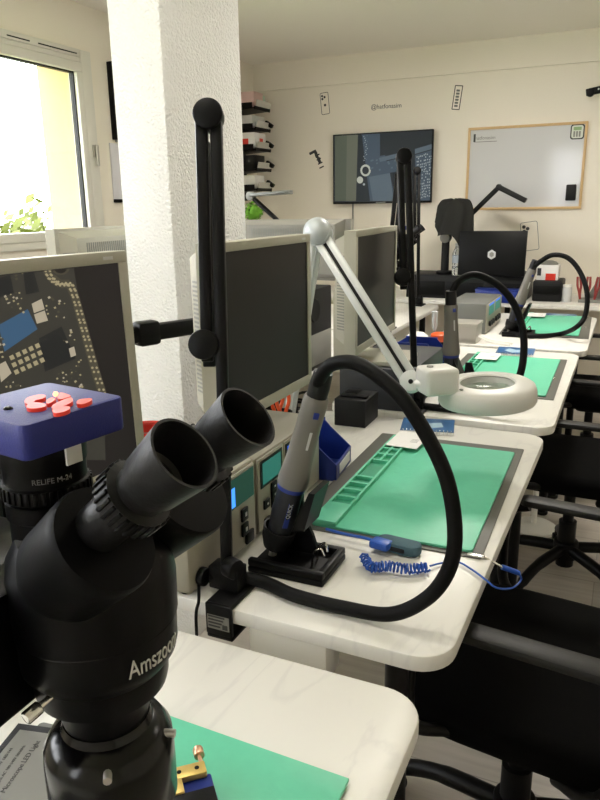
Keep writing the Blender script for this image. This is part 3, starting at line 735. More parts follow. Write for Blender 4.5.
    q = top(8, 409); MB().sphere(Mb @ V((q.x, q.y, z(1.2805))), .003, sz=.6).build('screw_head', black_g, ch)
    q = MB(); q.bx(.026, .0295, -.004, .008, z(1.243), z(1.256)); s_ = q.build('white_tag', white, ln); s_.data.transform(Mb)
    # focus mount: ring, arm to the rear post, knobs
    f = MB();     f.bx(-.080, -.025, -.15, .07, z(1.075), z(1.165), .006); f.box((-.10, 0, z(1.142)), (.09, .075, .05), None, .008); f.box((-.165, 0, z(1.14)), (.06, .11, .13), None, .01); f.build('holder_ring', black_s, o)
    k = MB(); k.rcyl((-.165, -.095, z(1.15)), (-.165, -.055, z(1.15)), .026, .004); k.build('focus_knob', black, o)
    k = MB(); k.rcyl((-.165, .055, z(1.15)), (-.165, .095, z(1.15)), .026, .004); k.build('focus_knob', black, o)
    k = MB(); k.cyl((-.165, 0, .02), (-.165, 0, z(1.22)), .016, seg=24); k.rcyl((-.165, 0, 0), (-.165, 0, .03), .05, .005); k.build('stand_post', black_s, o)
    th = L_((-.3155, .292, 1.0935)); te = L_((-.3185, .2765, 1.0905)); td = (te - th).normalized()
    k = MB(); k.cyl(th, te, .0025, seg=10); k.rcyl(te - td * .005, te + td * .006, .0046, .0008, 26); k.build('thumb_screw', chrome, o)
    # LED ring
    k = MB(); k.lathe([(.031, z(1.046)), (.033, z(1.040)), (.040, z(1.036)), (.046, z(1.026)), (.047, z(1.015)), (.047, z(.975)), (.044, z(.97)), (.030, z(.97)), (.028, z(1.0)), (.028, z(1.046))], seg=56, cap0=False, cap1=False); rl = k.build('ring_light', black_g, o)
    k = MB(); k.lathe([(.0, z(.985)), (.027, z(.985)), (.027, z(1.0)), (0, z(1.0))], seg=30); k.build('objective_lens', lens_m, rl)
    for a in (-.9, .35, 2.2):
        k = MB(); k.cyl((.030 * math.cos(a), .030 * math.sin(a), z(1.030)), (.050 * math.cos(a), .050 * math.sin(a), z(1.030)), .003, seg=10); k.build('ring_screw', metal, rl)
    return o
scope = make_microscope('big black stereo microscope with blue camera, in the foreground')

# far microscope of the same kind
dup(scope, (-1.21, 4.1, TZ), 0.0, 'distant black microscope behind the lamp posts, far smaller in view')

# LED controller plate under scope (silver label with black border)
o = thing('light_controller', 'light controller box with silver label beneath the microscope', 'controller', (-.50, .45, TZ + .002), .0)
cpl = [on_z(x, y, .80) - V(o.location) for x, y in ((-45, 800), (18, 722), (62, 728), (60, 800), (20, 845))]
MB().prism([(p.x, p.y) for p in reversed(cpl)], 0, .048, None, .003).build('controller_case', black, o)
cpl2 = [on_z(x, y, .80) - V(o.location) for x, y in ((-38, 800), (20, 730), (56, 735), (54, 798), (18, 835))]
MB().prism([(p.x, p.y) for p in reversed(cpl2)], .048, .0486).build('label_plate', silver, o)
a0 = on_z(10, 800, .80) - V(o.location); a1 = on_z(52, 738, .80) - V(o.location); dx = (a1 - a0); dx.z = 0; dx.normalize(); dy = V((-dx.y, dx.x, 0))
for i, (s, sz, off) in enumerate((('Microscope LED Light', .0085, 0), ('Input AC 100-240V 50/60Hz', .005, 1), ('Power 4.5W  LED 144', .005, 2), ('Do not look into the light', .005, 3))):
    mid = (a0 + a1) / 2 + dy * (.013 + .0125 * off) * 1.0; mid.z = .0488
    text('label_lettering', s, sz, frame(mid, dx, dy), dark_txt, o, ext=.0001)

# PCB fixture
o = thing('board_clamp', 'small brass and blue board clamp beneath the microscope', 'clamp', (-.394, .543, TZ + .009), .75); o.scale = (.85, .85, .85)
MB().bx(-.03, .03, -.065, .012, 0, .014, .003).build('clamp_base', blue_b, o)
b = MB(); b.bx(-.024, .024, .004, .026, .014, .024, .002); b.bx(-.024, -.010, -.02, .006, .014, .024, .002); b.build('jaw', brass, o)
for x in (-.012, .012): MB().cyl((x, .015, .024), (x, .015, .0246), .0032, seg=12).build('jaw_hole', black, o)
b = MB(); b.cyl((.02, .02, .019), (.02, .045, .019), .003, seg=10); b.rcyl((.02, .040, .019), (.02, .054, .019), .0075, .001, 20); b.build('clamp_knob', copper, o)
b = MB(); b.bx(-.028, .028, -.06, -.02, .014, .022, .001); b.build('rail', black, o)

# ------------------------------------------------------------------ folding lamps (black)
def make_lamp(loc, label, lean=(-.123, .17, .80), rz=0, sc=1.0):
    o = thing('clamp_lamp', label, 'lamp', loc, rz, 'black folded clamp lamps')
    foot = V((-.030, 0, .045)); top = V(lean)
    ax = (top - foot).normalized()
    vx = V((.91, .41, 0)); vx = (vx - ax * vx.dot(ax)).normalized(); vn = ax.cross(vx)      # vx: across the two bars
    R = Matrix((vx, vn, ax)).transposed()
    L = (top - foot).length
    b = MB(); b.box(foot + ax * L / 2 + vx * .0125, (.0205, .022, L), R, .004); b.build('lower_arm', black, o)
    kn = foot + ax * (L * .50) - vx * .013
    b = MB(); c0 = kn - ax * .03; b.box((c0 + top - vx * .0115) / 2, (.0205, .022, (top - vx * .0115 - c0).length), R, .004); b.build('upper_arm', black, o)
    b = MB(); b.rcyl(top - vn * .017, top + vn * .017, .0255, .003, 32); b.build('top_joint', black, o)
    b = MB(); b.rcyl(kn - vn * .019 - vx * .004, kn + vn * .019 - vx * .004, .026, .003, 32); b.build('head_joint', black, o)
    b = MB(); b.box(foot + ax * L * .70 - vx * .0115 + vn * .016, (.022, .012, L * .5), R, .003); b.build('light_bar', black, o)
    b = MB(); b.rcyl((-.012, -.004, .050), (.012, -.012, .050), .018, .003); b.build('tilt_knob', black, o)
    b = MB(); b.bx(-.025, .025, -.055, .045, 0, .008, .002); b.bx(-.025, .025, -.062, -.054, -.05, .008, .002); b.bx(-.025, .025, -.06, .03, -.058, -.050, .002); b.bx(-.044, .014, -.018, .018, .008, .05, .003); cl = b.build('clamp', black, o)
    b = MB(); b.bx(-.021, .021, -.0626, -.062, -.038, -.012); st_ = b.build('label_sticker', silver, cl)
    b = MB()
    for k in range(4): b.bx(-.019, .004 + .003 * k, -.0629, -.0626, -.034 + k * .006, -.031 + k * .006)
    b.bx(.008, .018, -.0629, -.0626, -.036, -.027); b.build('sticker_print', dark_txt, cl)
    return o
make_lamp((-.570, .957, TZ), 'tall black folded lamp in foreground clamped by the soldering station', lean=(-.100, .147, .80))
make_lamp((-.575, 2.185, TZ), 'black folded lamp clamped to the ring lamp table')
o = make_lamp((-1.14, 3.66, TZ), 'grey barred black folded lamp on the window row table', lean=(-.0, .12, .80))
make_lamp((-1.235, 4.63, TZ), 'black folded lamp farthest back, on window row table corner', lean=(-.07, .08, .86))

# ------------------------------------------------------------------ white magnifier ring lamp
o = thing('ring_lamp', 'white magnifier ring lamp on a jointed silver arm', 'lamp', (-.86, 1.79, TZ))
def LL(p): return V(p) - V(o.location)
KN = LL((-.745, 1.748, 1.332)); EL = LL((-.462, 1.665, .975))
a = MB(); a.cyl((0, 0, .0), (0, 0, .05), .016, seg=18); a.bx(-.03, .03, -.03, .03, -.0, .01, .002); a.build('clamp', white_arm, o)
d = (KN - V((0, 0, .05))); a = MB()
sd = V((.30, .95, 0)).normalized()
for s in (-1, 1): a.cyl(V((0, 0, .05)) + sd * .012 * s, KN + sd * .012 * s, .009, seg=12)
a.build('lower_arm', white_arm, o)
d = (EL - KN).normalized(); nrm = V((.41, -.91, 0)); nrm = (nrm - d * nrm.dot(d)).normalized(); side = d.cross(nrm); R = Matrix((side, nrm, d)).transposed(); Lr = (EL - KN).length
a = MB()
for s in (-1, 1): a.box((KN + EL) / 2 + side * .0135 * s, (.0185, .022, Lr), R, .004)
a.build('upper_arm', white_arm, o)
a = MB(); a.box((KN + EL) / 2, (.008, .012, Lr), R); a.build('arm_spring', dgrey, o)
a = MB(); a.rcyl(KN - nrm * .022, KN + nrm * .022, .037, .006, 36); a.sphere(KN + nrm * .012, .035, seg=20); a.build('shoulder_joint', steel_lamp, o)
a = MB(); a.rcyl(EL - nrm * .022, EL + nrm * .022, .027, .005, 30); a.build('elbow_joint', white_arm, o)
bt = MB(); bt.rcyl(EL + nrm * .020 + d * .002, EL + nrm * .026 + d * .002, .006, .001, 14); bt.build('joint_screw', dgrey, o)
HC = LL(V((0, 0, CAMZ)) + ray(487, 390) * 1.76)       # ring centre
up = V((-.04, -.05, 1)).normalized()
a = MB(); a.lathe([(.066, .018), (.070, .022), (.106, .019), (.115, .013), (.119, .0), (.120, -.024), (.117, -.029), (.070, -.029), (.066, -.025)], HC, up, 64, cap0=False, cap1=False)
a.lathe([(.066, .016), (.066, -.028)], HC, up, 64, cap0=False, cap1=False); hd = a.build('ring_head', whitel, o)
a = MB(); a.lathe([(.0, .006), (.03, .005), (.066, .001), (.066, -.002), (.03, -.006), (0, -.007)], HC, up, 48, cap0=False, cap1=False); a.build('magnifier_lens', mat('magnifier_glass', (.95, .97, .95), .02, trans=1.0), hd)
hx = LL(V((0, 0, CAMZ)) + ray(437, 383) * 1.72); hv = (HC - hx); hv.z = 0; hv.normalize(); hr = Matrix((hv, V((-hv.y, hv.x, 0)), V((0, 0, 1)))).transposed()
a = MB(); a.box(hx + V((0, 0, .008)), (.085, .075, .066), hr, .010, 3); a.build('switch_box', whitel, o)
a = MB(); a.rcyl(hx - hv * .02 + V((0, 0, .040)), hx - hv * .02 + V((0, 0, .045)), .008, .001, 16); a.build('switch_button', grey, o)
a = MB(); a.cyl(EL + d * .005, hx - hv * .03, .012, seg=16); a.rcyl(EL + (hx - EL) * .35, EL + (hx - EL) * .55, .02, .004); a.build('head_bracket', white, o)
for q in (0, 2.2): MB().rcyl(HC + V((.095 * math.cos(q + 2), .095 * math.sin(q + 2), .0155)), HC + V((.095 * math.cos(q + 2), .095 * math.sin(q + 2), .0185)), .005, .0008, 12).build('head_button', grey, hd)

# ------------------------------------------------------------------ wrist strap
o = thing('wrist_strap', 'blue coiled antistatic wrist strap at the edge of second table mat', 'wrist strap', (-.40, 1.17, TZ))
def W_(x, y, z=TZ): return on_z(x, y, z) - V(o.location)
P = []; ctr = smooth_path([W_(364, 557, .762), W_(372, 567, .762), W_(388, 566, .7625), W_(408, 569, .7625), W_(428, 567, .761)], 30)
for i, c in enumerate(ctr):
    t = (ctr[min(i + 1, len(ctr) - 1)] - ctr[max(i - 1, 0)]).normalized(); n = t.cross(V((0, 0, 1))).normalized(); a = i * 1.15
    P.append(c + (n * math.cos(a) + V((0, 0, 1)) * math.sin(a)) * .0085)
MB().tube(P, .0022, 7).build('coiled_cord', blue_c, o)
P = smooth_path([W_(430, 566, .757), W_(442, 563, .755), W_(458, 562, .755), W_(474, 571, .755), W_(486, 580, .755)], 8)
Y2 = W_(497, 588, .742); P2 = smooth_path([P[-1], Y2, W_(512, 588, .70), W_(521, 580, .70), W_(519, 573, .72)], 8)
MB().tube(P + P2[1:], .0018, 8).build('plain_cord', blue_c, o)
b = MB(); b.cyl(W_(519, 573, .72), W_(502, 567, .735), .005, seg=12); b.build('plug', blue_c, o)
b = MB(); b.cyl(W_(502, 567, .735), W_(484, 557, .754), .0025, seg=10); b.bx(*(lambda q: (q.x - .02, q.x + .012, q.y - .006, q.y + .006))(W_(478, 556, .754)), .0035, .007, .001); b.build('snap_clip', chrome, o)
b = MB(); ctr = W_(399, 548, .757)
b.prism(rrect(-.045, .045, -.019, .019, .018), -.005, .016, Matrix.Translation(ctr) @ Matrix.Rotation(-.12, 4, 'Z'), .005); bo = b.build('wrist_band', teal_band, o)
b = MB(); b.prism(rrect(-.040, .030, -.0205, .0205, .018), .0, .010, Matrix.Translation(ctr) @ Matrix.Rotation(-.12, 4, 'Z'), .002); b.build('band_lining', dgrey, o)
b = MB(); q = W_(381, 544, .767); b.box(q, (.040, .030, .016), Matrix.Rotation(-.2, 3, 'Z'), .005); b.tube(smooth_path([W_(326, 529, .768), W_(345, 534, .767), W_(365, 538, .768), W_(380, 543, .770)], 6), .003, 8); b.build('buckle', blue_c, o)

# ------------------------------------------------------------------ chairs
def make_chair(cx, cy, rz, label):
    o = thing('office_chair', label, 'chair', (cx, cy, 0), rz, 'black task chairs along the table row')
    # faces local -x
    s = MB(); n = 14
    w_, d_ = .27, .27
    out = []
    for i in range(56):
        a = 2 * PI * i / 56; ca, sa = math.cos(a), math.sin(a); e = .42
        out.append((-.02 + d_ * math.copysign(abs(ca) ** e, ca), w_ * math.copysign(abs(sa) ** e, sa)))
    rings = []
    for k, zz in ((.90, .425), (.97, .43), (1.0, .445), (1.0, .465), (.97, .483), (.88, .493), (.6, .492), (.3, .488), (.02, .486)):
        rings.append([s.bm.verts.new((x * k, y * k, zz)) for x, y in out])
    for a, b in zip(rings, rings[1:]):
        for i in range(56): s._f([a[i], a[(i + 1) % 56], b[(i + 1) % 56], b[i]])
    s._f(list(reversed(rings[0]))); s._f(rings[-1]); s.build('seat', fabric, o, 80)
    b = MB(); b.prism(rrect(-.12, .12, -.14, .14, .03), .385, .425, None, .004); b.build('mechanism', black, o)
    bo = V((-.055, -.055, 0)); c = MB(); c.cyl(bo + V((0, 0, .07)), bo + V((0, 0, .25)), .032, seg=20); c.cyl(bo + V((0, 0, .25)), bo + V((0, 0, .39)), .02, seg=18); c.rcyl(bo + V((0, 0, .10)), bo + V((0, 0, .17)), .045, .006); c.build('gas_column', black, o)
    for k in range(5):
        a = 2 * PI * k / 5 + .5
        dx, dy = math.cos(a), math.sin(a)
        l = MB(); l.tube(smooth_path([(.03 * dx, .03 * dy, .14), (.18 * dx, .18 * dy, .125), (.28 * dx, .28 * dy, .085), (.30 * dx, .30 * dy, .055)], 6), [.021] * 6 + [.019] * 6 + [.015] * 7, 14); l.bm.transform(Matrix.Translation(bo)); lg = l.build('leg', black, o)
        w = MB(); 
        for s_ in (-1, 1): w.rcyl((.30 * dx + s_ * dy * .006, .30 * dy - s_ * dx * .006, .028), (.30 * dx + s_ * dy * .022, .30 * dy - s_ * dx * .022, .028), .028, .005, 20)
        w.bm.transform(Matrix.Translation(bo)); w.build('caster', black, lg)
    for sgn in (-1, 1):
        y = sgn * .305
        p = MB(); p.prism(rrect(-.17, .20, -.025, .025, .018), .688, .706, Matrix.Translation((0, y, 0)), .006); ar = p.build('armrest', armpad, o)
        t_ = MB(); t_.tube(smooth_path([(-.15, y, .684), (-.19, y, .665), (-.205, y, .60), (-.205, y, .50), (-.19, y * .96, .460), (-.14, y * .84, .448)], 6), .013, 12); t_.build('arm_support', black, ar)
        t_ = MB(); t_.tube(smooth_path([(.17, y, .684), (.19, y, .62), (.13, y * .99, .46), (.05, y * .75, .405)], 6), .014, 12); t_.build('arm_support', black, ar)
    bk = MB(); 
    out = []
    rows = []
    for j in range(9):
        t = j / 8; zz = .56 + .46 * t; ww = .235 * (1 - .25 * t * t) * (.9 if j in (0, 8) else 1); row = []
        for i in range(13):
            u = -1 + 2 * i / 12; row.append((.285 - .05 * (1 - u * u) * 1.0 + .05 + .07 * (t - .3) ** 2 + .03 * t - .0, ww * u, zz))
        rows.append(row)
    fr = [[bk.bm.verts.new(p) for p in r] for r in rows]; bb = [[bk.bm.verts.new((p[0] + .05, p[1] * .97, p[2])) for p in r] for r in rows]
    for j in range(8):
        for i in range(12):
            bk._f([fr[j][i], fr[j][i + 1], fr[j + 1][i + 1], fr[j + 1][i]]); bk._f([bb[j][i], bb[j + 1][i], bb[j + 1][i + 1], bb[j][i + 1]])
    for j in range(8): bk._f([fr[j][0], fr[j + 1][0], bb[j + 1][0], bb[j][0]]); bk._f([fr[j][12], bb[j][12], bb[j + 1][12], fr[j + 1][12]])
    for i in range(12): bk._f([fr[0][i], bb[0][i], bb[0][i + 1], fr[0][i + 1]]); bk._f([fr[8][i], fr[8][i + 1], bb[8][i + 1], bb[8][i]])
    bk.build('backrest', fabric, o, 60)
    b = MB(); b.tube(smooth_path([(.10, 0, .40), (.30, 0, .42), (.365, 0, .55), (.37, 0, .70)], 6), .018, 12); b.build('back_bar', black, o)
    return o
ch0 = make_chair(-.05, 1.365, -.12, 'nearest black office chair, pulled up to the second table')
dup(ch0, (-.055, 2.68, 0), -.03, 'middle black office chair, beside the ring lamp table')
dup(ch0, (-.055, 3.82, 0), .04, 'farthest black office chair, beside the last table')
# white foot plate on floor
o = thing('floor_foot', 'white plastic base on the floor behind the nearest chair', 'base', (-.27, 3.05, 0))
MB().lathe([(.10, 0), (.10, .012), (.085, .022), (.03, .03), (0, .03)], seg=32).build('disc', white, o); MB().cyl((0, 0, .03), (0, 0, .30), .012, seg=14).build('stem', white, o)

# ------------------------------------------------------------------ third/fourth table goods
def dbox(name, label, cat, x0, x1, y0, y1, z0, h, m, bev=.003):
    o = thing(name, label, cat, ((x0 + x1) / 2, (y0 + y1) / 2, z0)); w, d = (x1 - x0) / 2, (y1 - y0) / 2
    MB().bx(-w, w, -d, d, 0, h, bev).build('case', m, o); return o, w, d
o, w, d = dbox('power_supply', 'grey bench power supply with green display behind the silver box', 'power supply', -.835, -.635, 3.66, 4.12, TZ, .155, pwr)
p = MB(); p.bx(w, w + .006, -d + .004, d - .004, .006, .150, .002); p.build('front_panel', beige2, o)
for k in range(2):
    p = MB(); p.bx(w + .006, w + .007, -d + .06 + k * .19, -d + .20 + k * .19, .09, .135); p.build('display', scr('psu_green', (.02, .16, .11), .9), o)
    p = MB(); p.bx(w + .006, w + .007, -d + .06 + k * .19, -d + .20 + k * .19, .138, .147); p.build('status_bar', scr('psu_blue', (.05, .2, .8), .9), o)
    for q in range(3): MB().rcyl((w + .006, -d + .08 + k * .19 + q * .05, .045), (w + .018, -d + .08 + k * .19 + q * .05, .045), .014, .002, 16).build('knob', black, o)
o, w, d = dbox('metal_box', 'small brushed metal box in front of the power supply', 'metal box', -.775, -.625, 3.38, 3.52, TZ, .095, metal)
p = MB(); p.bx(-w - .004, w + .004, -d - .004, d + .004, .083, .097, .002); p.build('lid', metal, o)
for k in range(2):
    c = MB(); c.tube(smooth_path([(w, -.02 + k * .03, .03), (w + .06, -.04 + k * .04, .012), (w + .16, -.06 + k * .06, .006)], 6), .005, 8); c.build('white_cable', white, o)
# solder dispenser & orange pot beside
o = thing('flux_pot', 'orange capped pot beside hot air handle behind ring lamp', 'pot', (-.728, 3.075, TZ)); o.scale = (1, 1, 1.25)
MB().lathe([(.035, 0), (.037, .004), (.037, .05), (.033, .055)], seg=24).build('pot_body', dgrey, o); MB().lathe([(.038, .052), (.04, .056), (.04, .075), (.03, .08), (0, .08)], seg=24).build('cap', orange, o)
o = thing('white_bottle', 'small white bottle beside the orange capped pot', 'bottle', (-.815, 3.02, TZ))
MB().lathe([(.045, 0), (.048, .006), (.048, .09), (.03, .105), (0, .105)], seg=24).build('bottle_body', white, o)
o = thing('screwdriver', 'blue handled screwdriver standing upright beside the orange capped pot', 'screwdriver', (-.775, 3.165, TZ))
MB().lathe([(.022, 0), (.022, .06), (.02, .064), (0, .064)], seg=18).build('holder_foot', dgrey, o); MB().cyl((0, 0, .06), (0, 0, .15), .004, seg=10).build('shaft', metal, o); MB().lathe([(.008, .10), (.013, .115), (.013, .17), (.016, .18), (0, .185)], seg=14).build('handle', steel_lamp, o)
# white paper roll and small cable clutter behind mon3
o = thing('paper_roll', 'white paper roll lying on window row table behind third monitor', 'paper roll', (-1.17, 3.28, TZ))
MB().lathe([(.022, -.15), (.055, -.15), (.055, .15), (.022, .15)], (0, 0, .055), (.35, 1, 0), 30, cap0=False, cap1=False).build('roll', paper, o)
MB().lathe([(.014, -.151), (.022, -.151), (.022, .151), (.014, .151)], (0, 0, .055), (.35, 1, 0), 24, cap0=False, cap1=False).build('core', grey, o)
o = thing('computer_tower', 'black computer tower seen between the two blank monitors', 'computer', (-1.175, 2.60, TZ), .0)
MB().bx(-.05, .05, -.18, .18, 0, .33, .006).build('cabinet', dgrey, o); MB().bx(.05, .054, -.165, .165, .02, .15, .002).build('lower_panel', grey, o)
MB().lathe([(.05, 0), (.045, .004), (.02, .002), (0, .003)], (.05, 0, .245), (1, 0, 0), 24).build('fan_grille', black, o)
o = thing('cable_reel', 'black and white cable reel between the blank monitors', 'reel', (-1.02, 2.33, TZ), 0)
o.location = (-1.17, 2.40, TZ)
MB().lathe([(.012, 0), (.04, 0), (.04, .006), (.03, .006), (.03, .034), (.04, .034), (.04, .04), (.012, .04)], (0, 0, .04), (.5, -.8, 0), 28, cap0=False, cap1=False).build('reel_body', black, o)
MB().lathe([(.0, .0), (.014, 0), (.014, .046), (0, .046)], (0, 0, .04), (.5, -.8, 0), 18).build('hub', white, o)
o = thing('cable_coil', 'tangle of black cable behind blue bin on second table', 'cable', (-.845, 1.86, TZ))
P = [(.035 * math.cos(a) * (1 + .15 * math.sin(3.3 * a)), .045 * math.sin(a * 1.03), .006 + .0035 * a + .008 * math.sin(a * 1.7) ** 2) for a in [i * .25 for i in range(110)]]
MB().tube(P, .004, 7).build('cable', black, o)

# power cable draped over table edge by clamp
o = tag(MB().tube(smooth_path([(-.655, .97, .765), (-.625, .925, .766), (-.607, .895, .757), (-.602, .878, .742), (-.600, .872, .68), (-.606, .870, .50)], 8), .0028, 8).build('power_cable', black), 'thin black cable hanging over the table edge left of the lamp clamp', 'cable')
o = thing('under_table_box', 'white box hung beneath the second table edge', 'box', (-.47, .94, TZ - .10)); MB().bx(-.05, .09, -.03, .03, 0, .07, .003).build('box_body', white, o)
dxx = MB(); dxx.bx(-.045, .085, -.031, -.03, .01, .02); dxx.build('seam', grey, o)

# ------------------------------------------------------------------ back wall things
YW = YB
def W(x, y): p = on_y(x, y, YW - .03); return p
tvx0, tvx1, tvz0, tvz1 = -2.225, -1.415, 1.412, 1.942
o = thing('television', 'wall mounted flat television showing a circuit board', 'television', ((tvx0 + tvx1) / 2, YW - .045, tvz0))
w = (tvx1 - tvx0) / 2; h = tvz1 - tvz0
MB().bx(-w, w, -.02, .0, 0, h, .004).build('tv_case', black, o); MB().bx(-w * .6, w * .6, .0, .043, h * .2, h * .8, .003).build('wall_mount', black, o)
MB().bx(-w + .008, w - .008, -.0215, -.02, .014, h - .008).build('screen', black_g, o)
MB().bx(-.04, .04, -.0225, -.020, .002, .011).build('maker_badge', grey, o)
E2 = [scr('tv_dark', (.009, .012, .014), 1), scr('tv_green', (.050, .058, .040), 1), scr('tv_blue', (.030, .045, .060), 1), scr('tv_pad', (.20, .22, .22), 1), scr('tv_ring', (.28, .29, .24), 1), scr('tv_steel', (.055, .075, .09), 1), scr('tv_light', (.072, .077, .054), 1)]
def tvst(cx, cy):      # crop 600x500 of [330,120,450,220]
    p = on_y(330 + cx / 5, 120 + cy / 5, YW - .066); return (p.x - o.location.x, p.z - o.location.z)
y0, y1 = -w + .01, w - .01
def tclip(pl): return [(min(max(s, y0), y1), min(max(t, .016), h - .01)) for s, t in pl]
tp = [(0, [(y0, .016), (y1, .016), (y1, h - .01), (y0, h - .01)])]
def TQ(*pts): return tclip([tvst(*p) for p in pts])
tp += [(1, TQ((25, 75), (85, 72), (80, 405), (25, 405))), (6, TQ((85, 72), (140, 70), (130, 405), (80, 405))), (2, TQ((160, 70), (250, 68), (330, 410), (200, 405))), (0, TQ((250, 68), (515, 60), (515, 130), (250, 180))), (5, TQ((195, 285), (300, 265), (320, 405), (215, 405))), (5, TQ((245, 190), (345, 165), (350, 185), (250, 210))), (2, TQ((250, 215), (350, 190), (355, 255), (260, 270))), (2, TQ((425, 175), (515, 150), (515, 405), (430, 405))), (5, TQ((425, 145), (515, 120), (515, 145), (425, 170)))]
tp += [(4, tclip([tvst(*q) for q in blob((178, 252), 26, 18, 1.15)])), (0, tclip([tvst(*q) for q in blob((178, 252), 17, 18, 1.15)])), (4, tclip([tvst(*q) for q in blob((150, 300), 16, 12, 1.1)])), (3, tclip([tvst(*q) for q in blob((170, 322), 6, 8)]))]
rnd = random.Random(5)
for gx in range(9):
    for gy in range(16):
        if rnd.random() < .75:
            x, y = 432 + gx * 9 + rnd.uniform(-2, 2), 180 + gy * 14 + rnd.uniform(-3, 3) - gx * 2; tp.append((3, TQ((x, y), (x + 5, y - 1), (x + 5, y + 6), (x, y + 7))))
for i in range(26):
    x, y = 165 + rnd.uniform(0, 22), 75 + i * 5; tp.append((3 if i % 2 else 5, TQ((x, y), (x + 4, y), (x + 4, y + 5), (x, y + 5))))
for i in range(16):
    x, y = rnd.uniform(195, 350), rnd.uniform(190, 260); tp.append((5, TQ((x, y), (x + 9, y - 2), (x + 9, y + 6), (x, y + 8))))
content(o, 'circuit_picture', (0, -.0215, 0), (1, 0, 0), (0, 0, 1), (0, -1, 0), tp, E2, .0008)
c = MB(); c.tube(smooth_path([(-2.075, YW - .006, 1.44), (-2.075, YW - .006, 1.30), (-2.07, YW - .006, .80)], 4), .006, 8); tag(c.build('wall_cable', grey), 'grey cable running down wall below the television', 'cable')
# whiteboard
bx0, bx1, bz0, bz1 = -1.166, -.342, 1.352, 1.938
o = thing('whiteboard', 'large whiteboard in a pale wooden frame on back wall', 'whiteboard', ((bx0 + bx1) / 2, YW - .002, bz0)); w = (bx1 - bx0) / 2; h = bz1 - bz0; t = .018
MB().bx(-w + t * .5, w - t * .5, -.012, -.002, t * .5, h - t * .5).build('board_surface', board_m, o)
f = MB(); f.bx(-w, w, -.022, 0, 0, t, .003); f.bx(-w, w, -.022, 0, h - t, h, .003); f.bx(-w, -w + t, -.022, 0, t, h - t, .003); f.bx(w - t, w, -.022, 0, t, h - t, .003); f.build('frame', wood, o)
text('board_lettering', 'hatfonasim', .034, frame((-w + .125, -.0125, h - .075), (1, 0, 0), (0, 0, 1)), grey_txt, o)
MB().bx(-w + .04, -w + .055, -.0128, -.012, h - .10, h - .045).build('board_mark', dark_txt, o)
MB().bx(-w + .045, -w + .21, -.0126, -.012, h - .103, h - .099).build('board_underline', grey_txt, o)
# app icon magnet
def sticker_icon():
    o = thing('icon_magnet', 'rounded square magnet with dark outline in whiteboard corner', 'magnet', (-.408, YW - .014, 1.872))
    M_ = frame((0, 0, 0), (1, 0, 0), (0, 0, 1))
    MB().prism(rrect(-.046, .046, -.05, .05, .018), 0, .004, M_).build('rim', dark_txt, o)
    MB().prism(rrect(-.038, .038, -.042, .042, .014), .004, .005, M_).build('face', mat('icon_face', (.62, .66, .58), .5), o)
    MB().prism(rrect(-.026, .026, .010, .032, .003), .005, .0055, M_).build('green_bar', mat('icon_green', (.25, .40, .18), .5), o)
    for k in range(3): MB().prism(rrect(-.026 + k * .018, -.014 + k * .018, -.034, .004, .002), .005, .0055, M_).build('grey_key', grey, o)
sticker_icon()
o = thing('board_eraser', 'black eraser stuck to lower right of whiteboard', 'eraser', (-.417, YW - .014, 1.465)); MB().bx(-.034, .034, -.03, 0, -.055, .055, .006).build('eraser_body', black, o); MB().bx(-.03, .03, -.032, -.03, -.05, .05, .001).build('felt', dgrey, o)
# wall decals
def decal(name, label, cx, cz, rot, parts, cat='wall sticker'):
    o = thing(name, label, cat, (cx, YW, cz)); M_ = frame((0, 0, 0), (math.cos(rot), 0, math.sin(rot)), (-math.sin(rot), 0, math.cos(rot)))
    for nm, mb, m_ in parts:
        mb.bm.transform(M_); mb.build(nm, m_, o)
    return o
def outline(x, y, r, t=.004):
    mb = MB(); a = rrect(-x, x, -y, y, r); b_ = rrect(-x + t, x - t, -y + t, y - t, max(r - t, .001))
    A = [mb.bm.verts.new((*p, .001)) for p in a]; B = [mb.bm.verts.new((*p, .001)) for p in b_]
    A0 = [mb.bm.verts.new((*p, 0)) for p in a]; B0 = [mb.bm.verts.new((*p, 0)) for p in b_]; n = len(A)
    for i in range(n):
        k = (i + 1) % n
        mb._f([A[i], A[k], B[k], B[i]]); mb._f([A0[i], A0[k], A[k], A[i]]); mb._f([B[i], B[k], B0[k], B0[i]]); mb._f([A0[k], A0[i], B0[i], B0[k]])
    return mb
def dots(pts, r):
    mb = MB()
    for x, y in pts: mb.prism([(x + r * math.cos(2 * PI * k / 12), y + r * math.sin(2 * PI * k / 12)) for k in range(12)], 0, .001)
    return mb
decal('phone_sticker', 'phone outline sticker near top left of back wall', -2.318, 2.186, .10, [('outline', outline(.036, .082, .012), dark_txt), ('camera_dots', dots([(-.018, .058), (-.018, .036), (.002, .047)], .009), dark_txt), ('fruit_mark', dots([(0, -.012)], .010), dark_txt)])
decal('phone_sticker', 'large phone outline sticker beside the laptop lid', -.682, 1.160, .14, [('outline', outline(.062, .105, .016), grey_txt), ('camera_dots', dots([(-.036, .072), (-.036, .040), (-.010, .056)], .013), dark_txt)])
b1 = MB(); b1.bx(-.02, .02, -.06, .06, 0, .001); 
sp = MB()
for k in range(6): sp.prism(rrect(-.014, .012, -.064 + k * .021, -.050 + k * .021, .004), 0, .0012)
decal('parts_sticker', 'narrow sticker of phone parts above whiteboard', -1.262, 2.155, -.12, [('outline', outline(.030, .084, .005, .006), dark_txt), ('drawing', sp, grey_txt)])
ep = MB(); ep.prism(rrect(-.07, -.005, .045, .066, .005), 0, .001); ep.prism(rrect(-.028, -.002, -.0, .05, .006), 0, .0012); ep.prism(rrect(-.022, .004, -.045, .0, .005), 0, .0012)
for k in range(4): ep.prism(rrect(-.03, .012, -.088 + k * .034, -.078 + k * .034, .003), 0, .0014)
